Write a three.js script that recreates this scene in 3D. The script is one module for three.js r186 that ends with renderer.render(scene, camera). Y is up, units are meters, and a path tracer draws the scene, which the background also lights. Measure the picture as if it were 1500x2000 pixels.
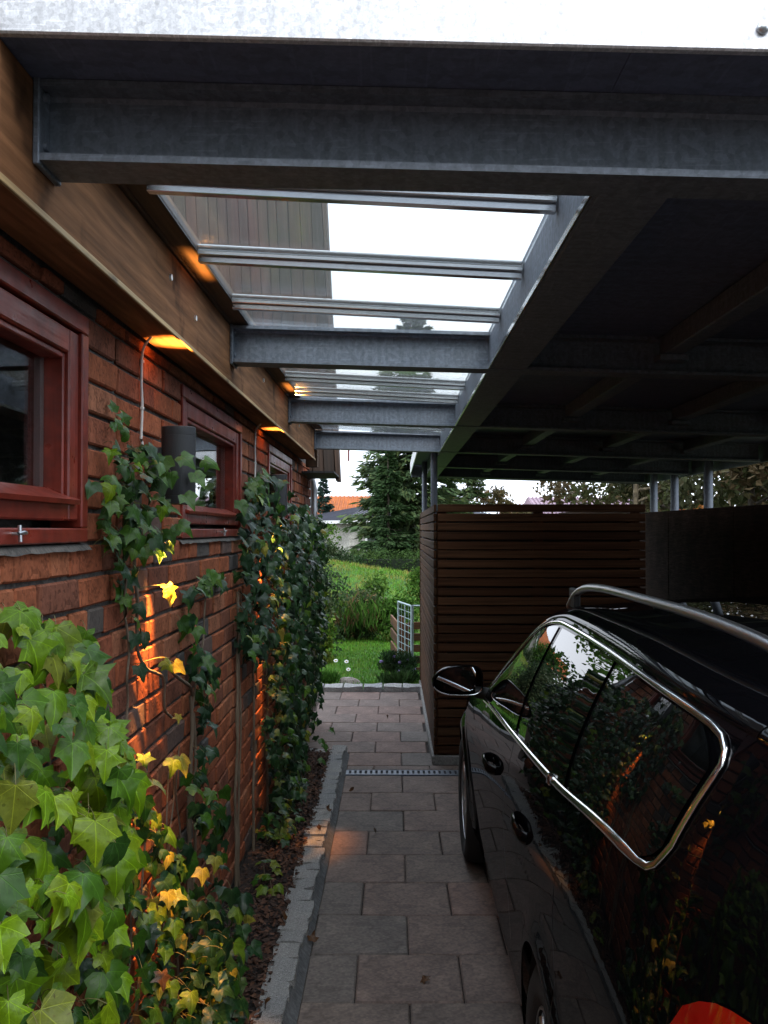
import * as THREE from 'three';
import { mergeGeometries } from 'three/addons/utils/BufferGeometryUtils.js';

// ------------------------------------------------------------------ camera, sky, sun, exposure
const EXPOSURE = 1.8;
const scene = new THREE.Scene();
const camera = new THREE.PerspectiveCamera(56.53, 0.75, 0.05, 500);
camera.position.set(0, 1.7, 0);
{
  const p = THREE.MathUtils.degToRad(1.08), y = THREE.MathUtils.degToRad(0.585);
  camera.lookAt(-Math.sin(y) * Math.cos(p) * 10, 1.7 + Math.sin(p) * 10, -Math.cos(y) * Math.cos(p) * 10);
}
const renderer = new THREE.WebGLRenderer({ antialias: true });
renderer.setSize(768, 1024);
renderer.toneMapping = THREE.LinearToneMapping;
renderer.toneMappingExposure = EXPOSURE;
renderer.shadowMap.enabled = true;

function rng(seed) {
  let s = seed >>> 0;
  return () => { s = (s + 0x6d2b79f5) >>> 0; let t = Math.imul(s ^ (s >>> 15), 1 | s); t = (t + Math.imul(t ^ (t >>> 7), 61 | t)) ^ t; return ((t ^ (t >>> 14)) >>> 0) / 4294967296; };
}
const clamp = (x, a = 0, b = 1) => Math.min(b, Math.max(a, x));
const lerp = (a, b, t) => a + (b - a) * t;
const smooth = (a, b, x) => { const t = clamp((x - a) / (b - a)); return t * t * (3 - 2 * t); };
// tileable value noise and its octaves
function hash(ix, iy, seed) { let h = Math.imul(ix, 374761393) ^ Math.imul(iy, 668265263) ^ Math.imul(seed, 974634777); h = Math.imul(h ^ (h >>> 13), 1274126177); return ((h ^ (h >>> 16)) >>> 0) / 4294967296; }
function vnoise(x, y, px, py, seed) {
  const ix = Math.floor(x), iy = Math.floor(y), fx = x - ix, fy = y - iy, u = fx * fx * (3 - 2 * fx), v = fy * fy * (3 - 2 * fy);
  const m = (a, p) => ((a % p) + p) % p;
  const a = hash(m(ix, px), m(iy, py), seed), b = hash(m(ix + 1, px), m(iy, py), seed), c = hash(m(ix, px), m(iy + 1, py), seed), d = hash(m(ix + 1, px), m(iy + 1, py), seed);
  return lerp(lerp(a, b, u), lerp(c, d, u), v);
}
function fbm(u, v, px, py, oct, seed) {
  let s = 0, a = 0.5, t = 0;
  for (let i = 0; i < oct; i++) { s += a * vnoise(u * px, v * py, px, py, seed + i); t += a; a *= 0.55; px *= 2; py *= 2; }
  return s / t;
}
{ // overcast sky: bright, nearly even, a little brighter overhead, soft cloud billows
  const W = 512, H = 256, data = new Float32Array(W * H * 4);
  for (let r = 0; r < H; r++) for (let c = 0; c < W; c++) {
    const el = ((r + 0.5) / H - 0.5) * Math.PI, up = Math.max(0, Math.sin(el));
    const n = fbm(c / W, r / H, 6, 8, 5, 11), n2 = fbm(c / W, r / H, 12, 20, 4, 29);
    const cloud = smooth(0.34, 0.66, n * 0.7 + n2 * 0.3);
    const L = (1.25 + 0.45 * up) * lerp(0.86, 1.12, cloud), i = (r * W + c) * 4;
    data[i] = L * lerp(0.80, 0.97, cloud); data[i + 1] = L * lerp(0.94, 1.0, cloud); data[i + 2] = L * lerp(1.16, 1.06, cloud); data[i + 3] = 1;
  }
  const t = new THREE.DataTexture(data, W, H, THREE.RGBAFormat, THREE.FloatType);
  t.mapping = THREE.EquirectangularReflectionMapping; t.magFilter = THREE.LinearFilter; t.needsUpdate = true;
  scene.background = t; scene.environment = t;
}
const sun = new THREE.DirectionalLight(new THREE.Color(1.0, 0.96, 0.9), 0.6);
sun.name = 'sun'; sun.position.set(6, 14, 9); sun.target.position.set(0, 0, -4); sun.castShadow = true; sun.shadow.radius = 40;
Object.assign(sun.shadow.camera, { left: -25, right: 25, top: 25, bottom: -25, near: 0.5, far: 80 });
scene.add(sun, sun.target);

// ------------------------------------------------------------------ naming helpers
const taken = new Map();
function numbered(n) { const k = taken.get(n) ?? 0; taken.set(n, k + 1); return k ? n + '_' + String(k).padStart(3, '0') : n; }
function tag(o, label, category, group) { o.userData.label = label; o.userData.category = category; if (group) o.userData.group = group; return o; }
function thing(name, label, category, pos = [0, 0, 0], group) {
  const g = new THREE.Group(); g.name = numbered(name); g.position.set(...pos); scene.add(g);
  return tag(g, label, category, group);
}
function structure(name, geo, mat) { const m = new THREE.Mesh(geo, mat); m.name = name; m.castShadow = m.receiveShadow = true; m.userData.kind = 'structure'; scene.add(m); return m; }
function part(parent, name, geo, mat, extra) {
  const m = new THREE.Mesh(geo, mat); m.name = name; m.castShadow = m.receiveShadow = true; if (extra) Object.assign(m.userData, extra);
  parent.add(m); return m;
}
function rebase(g, x, y, z) { g.position.set(x, y, z); for (const c of g.children) c.position.sub(g.position); return g; } // moves a thing's origin to its base
const STUFF = { kind: 'stuff' };

// ------------------------------------------------------------------ geometry helpers
const V = (x, y, z) => new THREE.Vector3(x, y, z);
function raw(pos, uv) {
  const g = new THREE.BufferGeometry();
  g.setAttribute('position', new THREE.Float32BufferAttribute(pos, 3));
  if (uv) g.setAttribute('uv', new THREE.Float32BufferAttribute(uv, 2));
  g.computeVertexNormals(); return g;
}
function boxUV(g, mode = 0, ou = 0, ov = 0) { // uv in metres from the plane each face lies in; mode 1 runs the grain upright
  if (g.index) g = g.toNonIndexed();
  const p = g.attributes.position, n = g.attributes.normal, uv = new Float32Array(p.count * 2);
  for (let i = 0; i < p.count; i += 3) {
    const ax = Math.abs(n.getX(i) + n.getX(i + 1) + n.getX(i + 2)), ay = Math.abs(n.getY(i) + n.getY(i + 1) + n.getY(i + 2)), az = Math.abs(n.getZ(i) + n.getZ(i + 1) + n.getZ(i + 2));
    for (let k = i; k < i + 3; k++) {
      let u, v; const x = p.getX(k), y = p.getY(k), z = p.getZ(k);
      if (ax >= ay && ax >= az) { u = z; v = y; } else if (ay >= az) { u = z; v = x; if (mode === 2) { u = x; v = z; } } else { u = x; v = y; }
      if (mode === 1) { const t = u; u = v; v = t; }
      uv[k * 2] = u + ou; uv[k * 2 + 1] = v + ov;
    }
  }
  g.setAttribute('uv', new THREE.BufferAttribute(uv, 2)); return g;
}
// box with every edge chamfered by c (44 triangles); jit moves its corners a little
function cbox(x0, x1, y0, y1, z0, z1, c = 0.003, mode = 0, jit = 0, rnd) {
  if (x0 > x1) [x0, x1] = [x1, x0]; if (y0 > y1) [y0, y1] = [y1, y0]; if (z0 > z1) [z0, z1] = [z1, z0];
  c = Math.min(c, (x1 - x0) * 0.45, (y1 - y0) * 0.45, (z1 - z0) * 0.45);
  const P = {}, X = [x0, x1], Y = [y0, y1], Z = [z0, z1];
  for (let i = 0; i < 2; i++) for (let j = 0; j < 2; j++) for (let k = 0; k < 2; k++) {
    const jx = jit ? (rnd() - 0.5) * jit : 0, jy = jit ? (rnd() - 0.5) * jit : 0, jz = jit ? (rnd() - 0.5) * jit : 0;
    const x = X[i] + jx, y = Y[j] + jy, z = Z[k] + jz, ix = i ? -c : c, iy = j ? -c : c, iz = k ? -c : c, q = '' + i + j + k;
    P['x' + q] = V(x, y + iy, z + iz); P['y' + q] = V(x + ix, y, z + iz); P['z' + q] = V(x + ix, y + iy, z);
  }
  const cx = (x0 + x1) / 2, cy = (y0 + y1) / 2, cz = (z0 + z1) / 2, pos = [];
  const tri = (a, b, d) => { // wound outwards
    const n = b.clone().sub(a).cross(d.clone().sub(a)), m = V((a.x + b.x + d.x) / 3 - cx, (a.y + b.y + d.y) / 3 - cy, (a.z + b.z + d.z) / 3 - cz);
    const o = n.dot(m) < 0 ? [a, d, b] : [a, b, d]; for (const v of o) pos.push(v.x, v.y, v.z);
  };
  const quad = (a, b, d, e) => { tri(P[a], P[b], P[d]); tri(P[a], P[d], P[e]); };
  for (const s of '01') { quad('x' + s + '00', 'x' + s + '10', 'x' + s + '11', 'x' + s + '01'); quad('y0' + s + '0', 'y1' + s + '0', 'y1' + s + '1', 'y0' + s + '1'); quad('z00' + s, 'z10' + s, 'z11' + s, 'z01' + s); }
  for (const a of '01') for (const b of '01') {
    quad('y0' + a + b, 'y1' + a + b, 'z1' + a + b, 'z0' + a + b);
    quad('x' + a + '0' + b, 'x' + a + '1' + b, 'z' + a + '1' + b, 'z' + a + '0' + b);
    quad('x' + a + b + '0', 'x' + a + b + '1', 'y' + a + b + '1', 'y' + a + b + '0');
    for (const d of '01') tri(P['x' + a + b + d], P['y' + a + b + d], P['z' + a + b + d]);
  }
  return boxUV(raw(pos), mode);
}
const box = (x0, x1, y0, y1, z0, z1, mode = 0) => { const g = new THREE.BoxGeometry(Math.abs(x1 - x0), Math.abs(y1 - y0), Math.abs(z1 - z0)); g.translate((x0 + x1) / 2, (y0 + y1) / 2, (z0 + z1) / 2); return boxUV(g, mode); };
const flat = (g) => { g = g.index ? g.toNonIndexed() : g; for (const k of Object.keys(g.attributes)) if (!['position', 'normal', 'uv', 'color'].includes(k)) g.deleteAttribute(k); return g; };
const merge = (list) => mergeGeometries(list.map(flat));
function tube(points, r, seg = 16, rad = 6, taper = 1) {
  const c = new THREE.CatmullRomCurve3(points.map((p) => (p.isVector3 ? p : V(...p)))), g = new THREE.TubeGeometry(c, seg, r, rad);
  if (taper !== 1) {
    const p = g.attributes.position;
    for (let i = 0; i <= seg; i++) { const at = c.getPointAt(i / seg), k = lerp(1, taper, i / seg); for (let j = 0; j <= rad; j++) { const q = i * (rad + 1) + j; p.setXYZ(q, at.x + (p.getX(q) - at.x) * k, at.y + (p.getY(q) - at.y) * k, at.z + (p.getZ(q) - at.z) * k); } }
  }
  return g;
}
// plane grid through fn(u, v) -> [x, y, z]; smooth normals
function grid(us, vs, fn, flip = false) {
  const pos = [], uv = [], idx = [], nv = vs.length;
  us.forEach((u) => vs.forEach((v) => { pos.push(...fn(u, v)); uv.push(u, v); }));
  for (let i = 0; i < us.length - 1; i++) for (let j = 0; j < nv - 1; j++) {
    const a = i * nv + j, b = a + nv, c = b + 1, d = a + 1;
    if (flip) idx.push(a, d, b, b, d, c); else idx.push(a, b, d, b, c, d);
  }
  const g = new THREE.BufferGeometry();
  g.setAttribute('position', new THREE.Float32BufferAttribute(pos, 3)); g.setAttribute('uv', new THREE.Float32BufferAttribute(uv, 2)); g.setIndex(idx); g.computeVertexNormals();
  return g;
}
const range = (a, b, n) => Array.from({ length: n + 1 }, (_, i) => a + ((b - a) * i) / n);

// ------------------------------------------------------------------ textures
function tex(size, fn, srgb = true, rx = 1, ry = 1) {
  const d = new Uint8Array(size * size * 4);
  for (let j = 0; j < size; j++) for (let i = 0; i < size; i++) {
    const c = fn(i / size, j / size), k = (j * size + i) * 4;
    d[k] = clamp(c[0]) * 255; d[k + 1] = clamp(c[1] ?? c[0]) * 255; d[k + 2] = clamp(c[2] ?? c[0]) * 255; d[k + 3] = 255;
  }
  const t = new THREE.DataTexture(d, size, size); t.wrapS = t.wrapT = THREE.RepeatWrapping; t.magFilter = THREE.LinearFilter; t.minFilter = THREE.LinearMipmapLinearFilter; t.generateMipmaps = true;
  if (srgb) t.colorSpace = THREE.SRGBColorSpace; t.repeat.set(rx, ry); t.needsUpdate = true; return t;
}
const grey = (f) => (u, v) => { const g = f(u, v); return [g, g, g]; };
const rep = (t, x, y = x) => { const c = t.clone(); c.repeat.set(x, y); c.needsUpdate = true; return c; };
const T = {};
T.grain = tex(512, grey((u, v) => fbm(u, v, 16, 16, 6, 3)), false);
T.speck = tex(512, grey((u, v) => { const n = fbm(u, v, 40, 40, 4, 8), b = fbm(u, v, 5, 5, 4, 17); return 0.74 + 0.36 * (n - 0.5) + 0.34 * (b - 0.5); }));
T.brick = tex(512, grey((u, v) => { const n = fbm(u, v, 64, 64, 4, 5), b = fbm(u, v, 8, 8, 4, 6), st = fbm(u, v, 60, 6, 3, 7); const hole = smooth(0.66, 0.74, fbm(u, v, 48, 48, 2, 9)); return (0.84 + 0.26 * (n - 0.5) + 0.36 * (b - 0.5) + 0.06 * (st - 0.5)) * (1 - 0.16 * hole); }));
T.brickBump = tex(512, grey((u, v) => { const hole = smooth(0.62, 0.74, fbm(u, v, 48, 48, 2, 9)); return 0.5 + 0.5 * (fbm(u, v, 48, 48, 5, 5) - 0.5) - 0.4 * hole; }), false);
T.wood = tex(512, (u, v) => {
  const w = v + 0.009 * (fbm(u, v, 3, 4, 3, 41) - 0.5), g = fbm(u, w, 4, 70, 5, 42), l = fbm(u, w, 2, 12, 4, 43), s = smooth(0.58, 0.8, fbm(u, v, 5, 3, 5, 44));
  const k = 0.76 + 0.46 * (g - 0.5) + 0.34 * (l - 0.5); const d = 1 - 0.55 * s; return [k * d, k * d * 0.96, k * d * 0.9];
});
T.woodBump = tex(512, grey((u, v) => fbm(u, v + 0.009 * (fbm(u, v, 3, 4, 3, 41) - 0.5), 4, 70, 5, 42)), false);
T.steel = tex(768, (u, v) => { // galvanised spangle: crystal cells, each its own tone, with dull grey streaks
  const N = 44, x = u * N, y = v * N, ix = Math.floor(x), iy = Math.floor(y), m = (a) => ((a % N) + N) % N; let d1 = 9, id = 0;
  for (let a = -1; a < 2; a++) for (let b = -1; b < 2; b++) { const h = hash(m(ix + a), m(iy + b), 5), k = hash(m(ix + a), m(iy + b), 6), dx = ix + a + h - x, dy = iy + b + k - y, d = dx * dx + dy * dy; if (d < d1) { d1 = d; id = hash(m(ix + a), m(iy + b), 7); } }
  const st = fbm(u, v, 40, 4, 4, 52), g = fbm(u, v, 120, 120, 2, 54), sc = smooth(0.7, 0.78, fbm(u, v, 6, 90, 3, 55)); const k = 0.86 + 0.12 * (id - 0.5) + 0.16 * (st - 0.5) + 0.12 * (g - 0.5) + 0.08 * sc; return [k, k, k * 1.01];
});
T.steelRough = tex(512, grey((u, v) => 0.42 + 0.4 * (fbm(u, v, 9, 9, 5, 55) - 0.3)), false);
T.slab = tex(512, (u, v) => { const n = fbm(u, v, 90, 90, 3, 61), b = fbm(u, v, 5, 5, 5, 62), st = smooth(0.56, 0.72, fbm(u, v, 9, 9, 4, 63)), w = smooth(0.62, 0.75, fbm(u, v, 14, 14, 5, 64)); const k = 0.82 + 0.34 * (n - 0.5) + 0.38 * (b - 0.5) - 0.10 * st + 0.09 * w; return [k, k * 0.99, k * 0.97]; });
T.slabBump = tex(512, grey((u, v) => 0.6 * fbm(u, v, 90, 90, 3, 61) + 0.4 * fbm(u, v, 12, 12, 4, 66)), false);
T.granite = tex(512, (u, v) => { const n = fbm(u, v, 110, 110, 2, 71), b = fbm(u, v, 12, 12, 4, 72), d = smooth(0.64, 0.72, fbm(u, v, 80, 80, 2, 73)); const k = 0.82 + 0.5 * (n - 0.5) + 0.3 * (b - 0.5) - 0.35 * d; return [k, k, k]; });
T.rock = tex(512, grey((u, v) => { let s = 0, a = 0.5, p = 8; for (let i = 0; i < 5; i++) { s += a * Math.abs(2 * vnoise(u * p, v * p, p, p, 81 + i) - 1); a *= 0.55; p *= 2; } return clamp(1 - s); }), false);
T.soil = tex(512, (u, v) => { const n = fbm(u, v, 50, 50, 4, 91), b = fbm(u, v, 6, 6, 4, 92); const k = 0.5 + 0.9 * (n - 0.5) + 0.5 * (b - 0.5); return [k, k * 0.9, k * 0.85]; });
T.lawn = tex(512, (u, v) => { const n = fbm(u, v, 80, 80, 3, 101), b = fbm(u, v, 6, 6, 5, 102), y = smooth(0.5, 0.75, fbm(u, v, 10, 10, 4, 103)); const k = 0.72 + 0.7 * (n - 0.5) + 0.45 * (b - 0.5); return [k * lerp(0.9, 1.25, y), k, k * 0.8]; });
T.bark = tex(256, grey((u, v) => 0.7 + 0.8 * (fbm(u, v, 30, 5, 4, 111) - 0.5)));
T.barkBump = tex(256, grey((u, v) => fbm(u, v, 30, 5, 4, 111)), false);
T.felt = tex(512, grey((u, v) => 0.7 + 0.5 * (fbm(u, v, 120, 10, 3, 121) - 0.5) + 0.4 * (fbm(u, v, 8, 8, 4, 122) - 0.5)));
function leafTexture(seed, spots) {
  const S = 256, cv = document.createElement('canvas'); cv.width = cv.height = S; const c = cv.getContext('2d'), r = rng(seed);
  c.fillStyle = 'rgb(178,180,172)'; c.fillRect(0, 0, S, S);
  for (let i = 0; i < 900; i++) { const g = 135 + r() * 90 | 0; c.fillStyle = `rgba(${g},${g},${g * 0.92 | 0},0.16)`; c.beginPath(); c.ellipse(r() * S, r() * S, 2 + r() * 16, 2 + r() * 12, r() * 3, 0, 7); c.fill(); }
  const vein = (x0, y0, x1, y1, w) => { c.strokeStyle = 'rgba(250,250,215,0.85)'; c.lineWidth = w; c.beginPath(); c.moveTo(x0, y0); c.quadraticCurveTo((x0 + x1) / 2 + (r() - 0.5) * 8, (y0 + y1) / 2 + (r() - 0.5) * 8, x1, y1); c.stroke(); };
  // uv: leaf base at (.5,.18), tip at (.5,.96)
  const px = (x, y) => [(x * 0.7 + 0.5) * S, S - (y * 0.76 + 0.18) * S], o = px(0, 0);
  for (const [x, y, w] of [[0, 0.98, 3], [0.52, 0.42, 2.4], [-0.52, 0.42, 2.4], [0.42, -0.05, 2], [-0.42, -0.05, 2]]) {
    vein(...o, ...px(x, y), w * 1.25);
    for (let i = 0; i < 7; i++) { const t = 0.2 + 0.75 * r(), a = Math.atan2(y, x) + (r() < 0.5 ? 0.75 : -0.75), l = 0.1 + 0.12 * r(); vein(...px(x * t, y * t), ...px(x * t + Math.cos(a) * l, y * t + Math.sin(a) * l), 0.9); }
  }
  for (let i = 0; i < spots; i++) { c.fillStyle = `rgba(${110 + r() * 60 | 0},${80 + r() * 40 | 0},50,${0.35 + 0.4 * r()})`; const [x, y] = px((r() - 0.5) * 0.9, r() * 0.9); c.beginPath(); c.ellipse(x, y, 1.5 + r() * 7, 1.5 + r() * 5, r() * 3, 0, 7); c.fill(); }
  const t = new THREE.CanvasTexture(cv); t.colorSpace = THREE.SRGBColorSpace; return t;
}
T.leaf = leafTexture(1, 0); T.leafSpots = leafTexture(2, 9);

// ------------------------------------------------------------------ materials
const std = (rgb, rough, o = {}) => { const m = new THREE.MeshPhysicalMaterial({ roughness: rough, side: THREE.DoubleSide, ...o }); m.color.setRGB(...rgb); return m; };
const M = {
  mortar: std([0.17, 0.155, 0.14], 0.95, { map: rep(T.speck, 3), bumpMap: rep(T.grain, 4), bumpScale: 0.004 }),
  windowRed: std([0.36, 0.05, 0.028], 0.7, { bumpMap: rep(T.woodBump, 1.2), bumpScale: 0.0008, roughnessMap: rep(T.steelRough, 2), map: rep(T.speck, 0.8) }),
  spacer: std([0.30, 0.30, 0.30], 0.4, { metalness: 0.6 }),
  pane: std([0.93, 0.95, 0.95], 0.0, { transmission: 1, thickness: 0, ior: 1.52 }),
  canopyGlass: std([0.93, 0.96, 0.96], 0.13, { transmission: 1, thickness: 0, ior: 1.5 }),
  room: std([0.05, 0.048, 0.045], 0.9),
  timber: std([0.38, 0.195, 0.105], 0.8, { specularIntensity: 0.25, map: rep(T.wood, 0.9, 1.1), bumpMap: rep(T.woodBump, 0.9, 1.1), bumpScale: 0.002 }),
  timberDark: std([0.20, 0.13, 0.08], 0.8, { map: rep(T.wood, 0.6, 1.1), bumpMap: rep(T.woodBump, 0.6, 1.1), bumpScale: 0.0015 }),
  lath: std([0.62, 0.47, 0.26], 0.6, { map: rep(T.wood, 0.7, 3) }),
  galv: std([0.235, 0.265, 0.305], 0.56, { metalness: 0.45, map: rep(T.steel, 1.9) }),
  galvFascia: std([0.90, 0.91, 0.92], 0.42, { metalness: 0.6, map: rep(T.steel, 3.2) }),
  deck: std([0.14, 0.17, 0.26], 0.6, { map: rep(T.steel, 1.2) }),
  alu: std([0.62, 0.63, 0.64], 0.35, { metalness: 0.85, roughnessMap: rep(T.steelRough, 1) }),
  rubber: std([0.015, 0.015, 0.016], 0.6),
  lampBody: std([0.035, 0.036, 0.04], 0.5, { bumpMap: rep(T.grain, 8), bumpScale: 0.0003 }),
  cable: std([0.75, 0.73, 0.70], 0.5),
  zinc: std([0.62, 0.64, 0.66], 0.3, { metalness: 0.9 }),
  cladding: [[0.11, 0.07, 0.05], [0.075, 0.055, 0.044], [0.13, 0.07, 0.055], [0.07, 0.068, 0.05]].map((c) => std(c, 0.75, { map: rep(T.wood, 0.5, 1.5) })),
  roofDark: std([0.03, 0.03, 0.033], 0.7),
  soil: std([0.055, 0.030, 0.020], 1, { map: rep(T.soil, 1.6), bumpMap: rep(T.grain, 2.5), bumpScale: 0.02 }),
  chips: [[0.065, 0.028, 0.016], [0.042, 0.022, 0.015], [0.085, 0.04, 0.023]].map((c) => std(c, 0.95)),
  sett: [[0.58, 0.58, 0.57], [0.52, 0.53, 0.535], [0.62, 0.61, 0.59]].map((c) => std(c, 0.85, { map: rep(T.granite, 2.2), bumpMap: rep(T.rock, 2.5), bumpScale: 0.010 })),
  haunch: std([0.15, 0.155, 0.16], 0.95, { map: rep(T.speck, 2), bumpMap: rep(T.grain, 4), bumpScale: 0.006 }),
  slab: [[0.225, 0.166, 0.145], [0.205, 0.160, 0.140], [0.25, 0.165, 0.140], [0.188, 0.160, 0.147], [0.27, 0.148, 0.122], [0.20, 0.172, 0.157]].map((c) => std(c, 0.8, { map: rep(T.slab, 1.15), bumpMap: rep(T.slabBump, 1.15), bumpScale: 0.0018 })),
  joint: std([0.09, 0.08, 0.075], 1, { map: rep(T.soil, 3), bumpMap: rep(T.grain, 5), bumpScale: 0.004 }),
  concrete: std([0.27, 0.265, 0.26], 0.9, { map: rep(T.slab, 1.5) }),
  slat: [[0.140, 0.066, 0.036], [0.105, 0.050, 0.028], [0.165, 0.082, 0.045], [0.122, 0.066, 0.038]].map((c) => std(c, 0.75, { specularIntensity: 0.2, map: rep(T.wood, 0.6, 1.6), bumpMap: rep(T.woodBump, 0.6, 1.6), bumpScale: 0.001 })),
  screen: std([0.085, 0.05, 0.038], 0.95, { specularIntensity: 0.1, map: rep(T.felt, 1, 1), bumpMap: rep(T.felt, 1), bumpScale: 0.003 }),
  earth: std([0.085, 0.085, 0.05], 0.95, { map: rep(T.lawn, 0.35), bumpMap: rep(T.grain, 1.5), bumpScale: 0.03 }),
  asphalt: std([0.055, 0.055, 0.057], 0.9, { map: rep(T.speck, 1.5), bumpMap: rep(T.grain, 4), bumpScale: 0.004 }),
  lawn: std([0.085, 0.215, 0.014], 0.95, { map: rep(T.lawn, 0.45), bumpMap: rep(T.grain, 1.5), bumpScale: 0.03 }),
  bark: std([0.16, 0.125, 0.09], 0.95, { map: rep(T.bark, 2, 1), bumpMap: rep(T.barkBump, 2, 1), bumpScale: 0.02 }),
  barkPale: std([0.30, 0.24, 0.15], 0.95, { map: rep(T.bark, 2, 1) }),
  stem: std([0.22, 0.165, 0.115], 0.9, { bumpMap: rep(T.grain, 3), bumpScale: 0.004 }),
  petiole: std([0.15, 0.13, 0.045], 0.6),
  paint: std([0.002, 0.002, 0.0026], 0.5, { specularIntensity: 0, clearcoat: 0.42, clearcoatRoughness: 0.01 }),
  carGlass: std([0.003, 0.0034, 0.0034], 0.0, { ior: 1.5, specularIntensity: 0.45 }),
  chrome: std([0.82, 0.82, 0.83], 0.09, { metalness: 1 }),
  rail: std([0.60, 0.60, 0.61], 0.30, { metalness: 1 }),
  blackPlastic: std([0.012, 0.012, 0.012], 0.6),
  tyre: std([0.018, 0.018, 0.018], 0.85, { bumpMap: rep(T.grain, 6), bumpScale: 0.001 }),
  rim: std([0.55, 0.55, 0.56], 0.28, { metalness: 0.9 }),
  mirrorGlass: std([0.85, 0.86, 0.88], 0.0, { metalness: 1 }),
  redLens: std([0.36, 0.006, 0.003], 0.08, { clearcoat: 1, clearcoatRoughness: 0.02 }),
  plank: [[0.25, 0.115, 0.05], [0.21, 0.1, 0.048]].map((c) => std(c, 0.8, { map: rep(T.wood, 0.6, 1.5) })),
  render: std([0.62, 0.60, 0.52], 0.9, { map: rep(T.speck, 0.6) }),
  white: std([0.75, 0.75, 0.73], 0.6),
  daisy: std([0.82, 0.82, 0.80], 0.7),
  yellow: std([0.65, 0.52, 0.03], 0.7),
  purple: std([0.42, 0.30, 0.68], 0.7),
};
M.brick = [[0.41, 0.13, 0.062], [0.38, 0.115, 0.056], [0.45, 0.155, 0.075], [0.33, 0.105, 0.056], [0.42, 0.165, 0.09], [0.26, 0.10, 0.062]].map((c) => std(c, 0.88, { specularIntensity: 0.25, map: rep(T.brick, 2), bumpMap: rep(T.brickBump, 2), bumpScale: 0.0018 }));
M.brickDark = [[0.085, 0.072, 0.065], [0.11, 0.088, 0.075], [0.15, 0.085, 0.065]].map((c) => std(c, 0.85, { map: rep(T.brick, 2), bumpMap: rep(T.brickBump, 2), bumpScale: 0.0018 }));

// ------------------------------------------------------------------ ground, garden lawn, path, bed, kerb
const mound = (x, z) => { // height of the garden: level lawn, then a grassy bank, level again behind it
  const s = -z; if (s < 13.5) return 0;
  const top = clamp(0.84 - 0.155 * (x + 0.3), 0.35, 1.25) * (1 - smooth(6, 14, Math.abs(x)));
  return top * smooth(14.2, 19.8, s) * (1 - smooth(21, 27, s));
};
{
  const xs = [-220, -120, -60, -30, -18, ...range(-12, 12, 60), 18, 30, 60, 120, 220], zs = [220, 120, 60, 30, 12, 4, 0, -4, -8, -10.1, -10.35, ...range(-10.8, -28, 50), -34, -45, -60, -90, -140, -220];
  const hgt = (x, z) => (z > -10.2 ? -0.07 : mound(x, z) + (z < -10.5 ? 0.012 : -0.01) + (z < -12 ? 0.025 * (fbm(x / 16 + 4, z / 16 + 8, 16, 16, 3, 5) - 0.5) : 0)), lx = range(-9, 1.6, 53), lz = range(-10.24, -22.5, 60);
  structure('ground', grid(xs, zs, (x, z) => [x, hgt(x, z) - (z < -10.2 && z > -27 && Math.abs(x) < 13 ? 0.03 : 0), z], true), M.earth);
  structure('lawn', grid(lx, lz, (x, z) => [x, hgt(x, Math.min(z, -10.5)), z], true), M.lawn);
  structure('driveway', box(-0.72, 7, -0.06, -0.008, 0.7, 16, 2), M.asphalt);
  for (const n of ['ground', 'lawn']) { const g = scene.getObjectByName(n).geometry, p = g.attributes.position, uv = g.attributes.uv; for (let i = 0; i < p.count; i++) uv.setXY(i, p.getX(i), p.getZ(i)); }
  const n = 42000, im = new THREE.InstancedMesh(raw([-0.004, 0, 0, 0.004, 0, 0, 0.003, 0.5, 0.1, -0.004, 0, 0, 0.003, 0.5, 0.1, -0.003, 0.5, 0.1, -0.003, 0.5, 0.1, 0.003, 0.5, 0.1, 0, 1, 0.34]), std([1, 1, 1], 0.8), n), d = new THREE.Object3D(), r = rng(77), c = new THREE.Color();
  for (let i = 0; i < n; i++) {
    let x, z; if (i < 26000) { x = -2.2 + r() * 3; z = -10.3 - r() * 4.6; } else { x = -2.8 + r() * 4.2; z = -14.4 - r() * 6.6; }
    d.position.set(x, mound(x, z) + 0.01, z); d.rotation.set((r() - 0.5) * 0.7, r() * 6.3, 0); const h = i < 26000 ? 0.022 + 0.025 * r() : 0.035 + 0.075 * r() * r(), w = i < 26000 ? 1 : 1.8; d.scale.set(w, h, h); d.updateMatrix(); im.setMatrixAt(i, d.matrix);
    const y = i > 26000 ? 0.15 + 0.8 * smooth(0.36, 0.62, fbm(x / 8 + 3, z / 8 + 3, 16, 16, 3, 9)) : 0.12 * r();
    c.setRGB(lerp(0.09, 0.24, y) * (0.7 + 0.6 * r()), lerp(0.25, 0.23, y) * (0.7 + 0.6 * r()), lerp(0.010, 0.04, y)); im.setColorAt(i, c);
  }
  im.name = 'grass'; im.userData.kind = 'stuff'; im.userData.label = 'short green lawn grass and rougher grass on the bank'; im.userData.category = 'grass'; scene.add(im);
}
const path = structure('path', box(-0.345, 3.2, -0.06, -0.012, -10.02, 0.7), M.joint);
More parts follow.
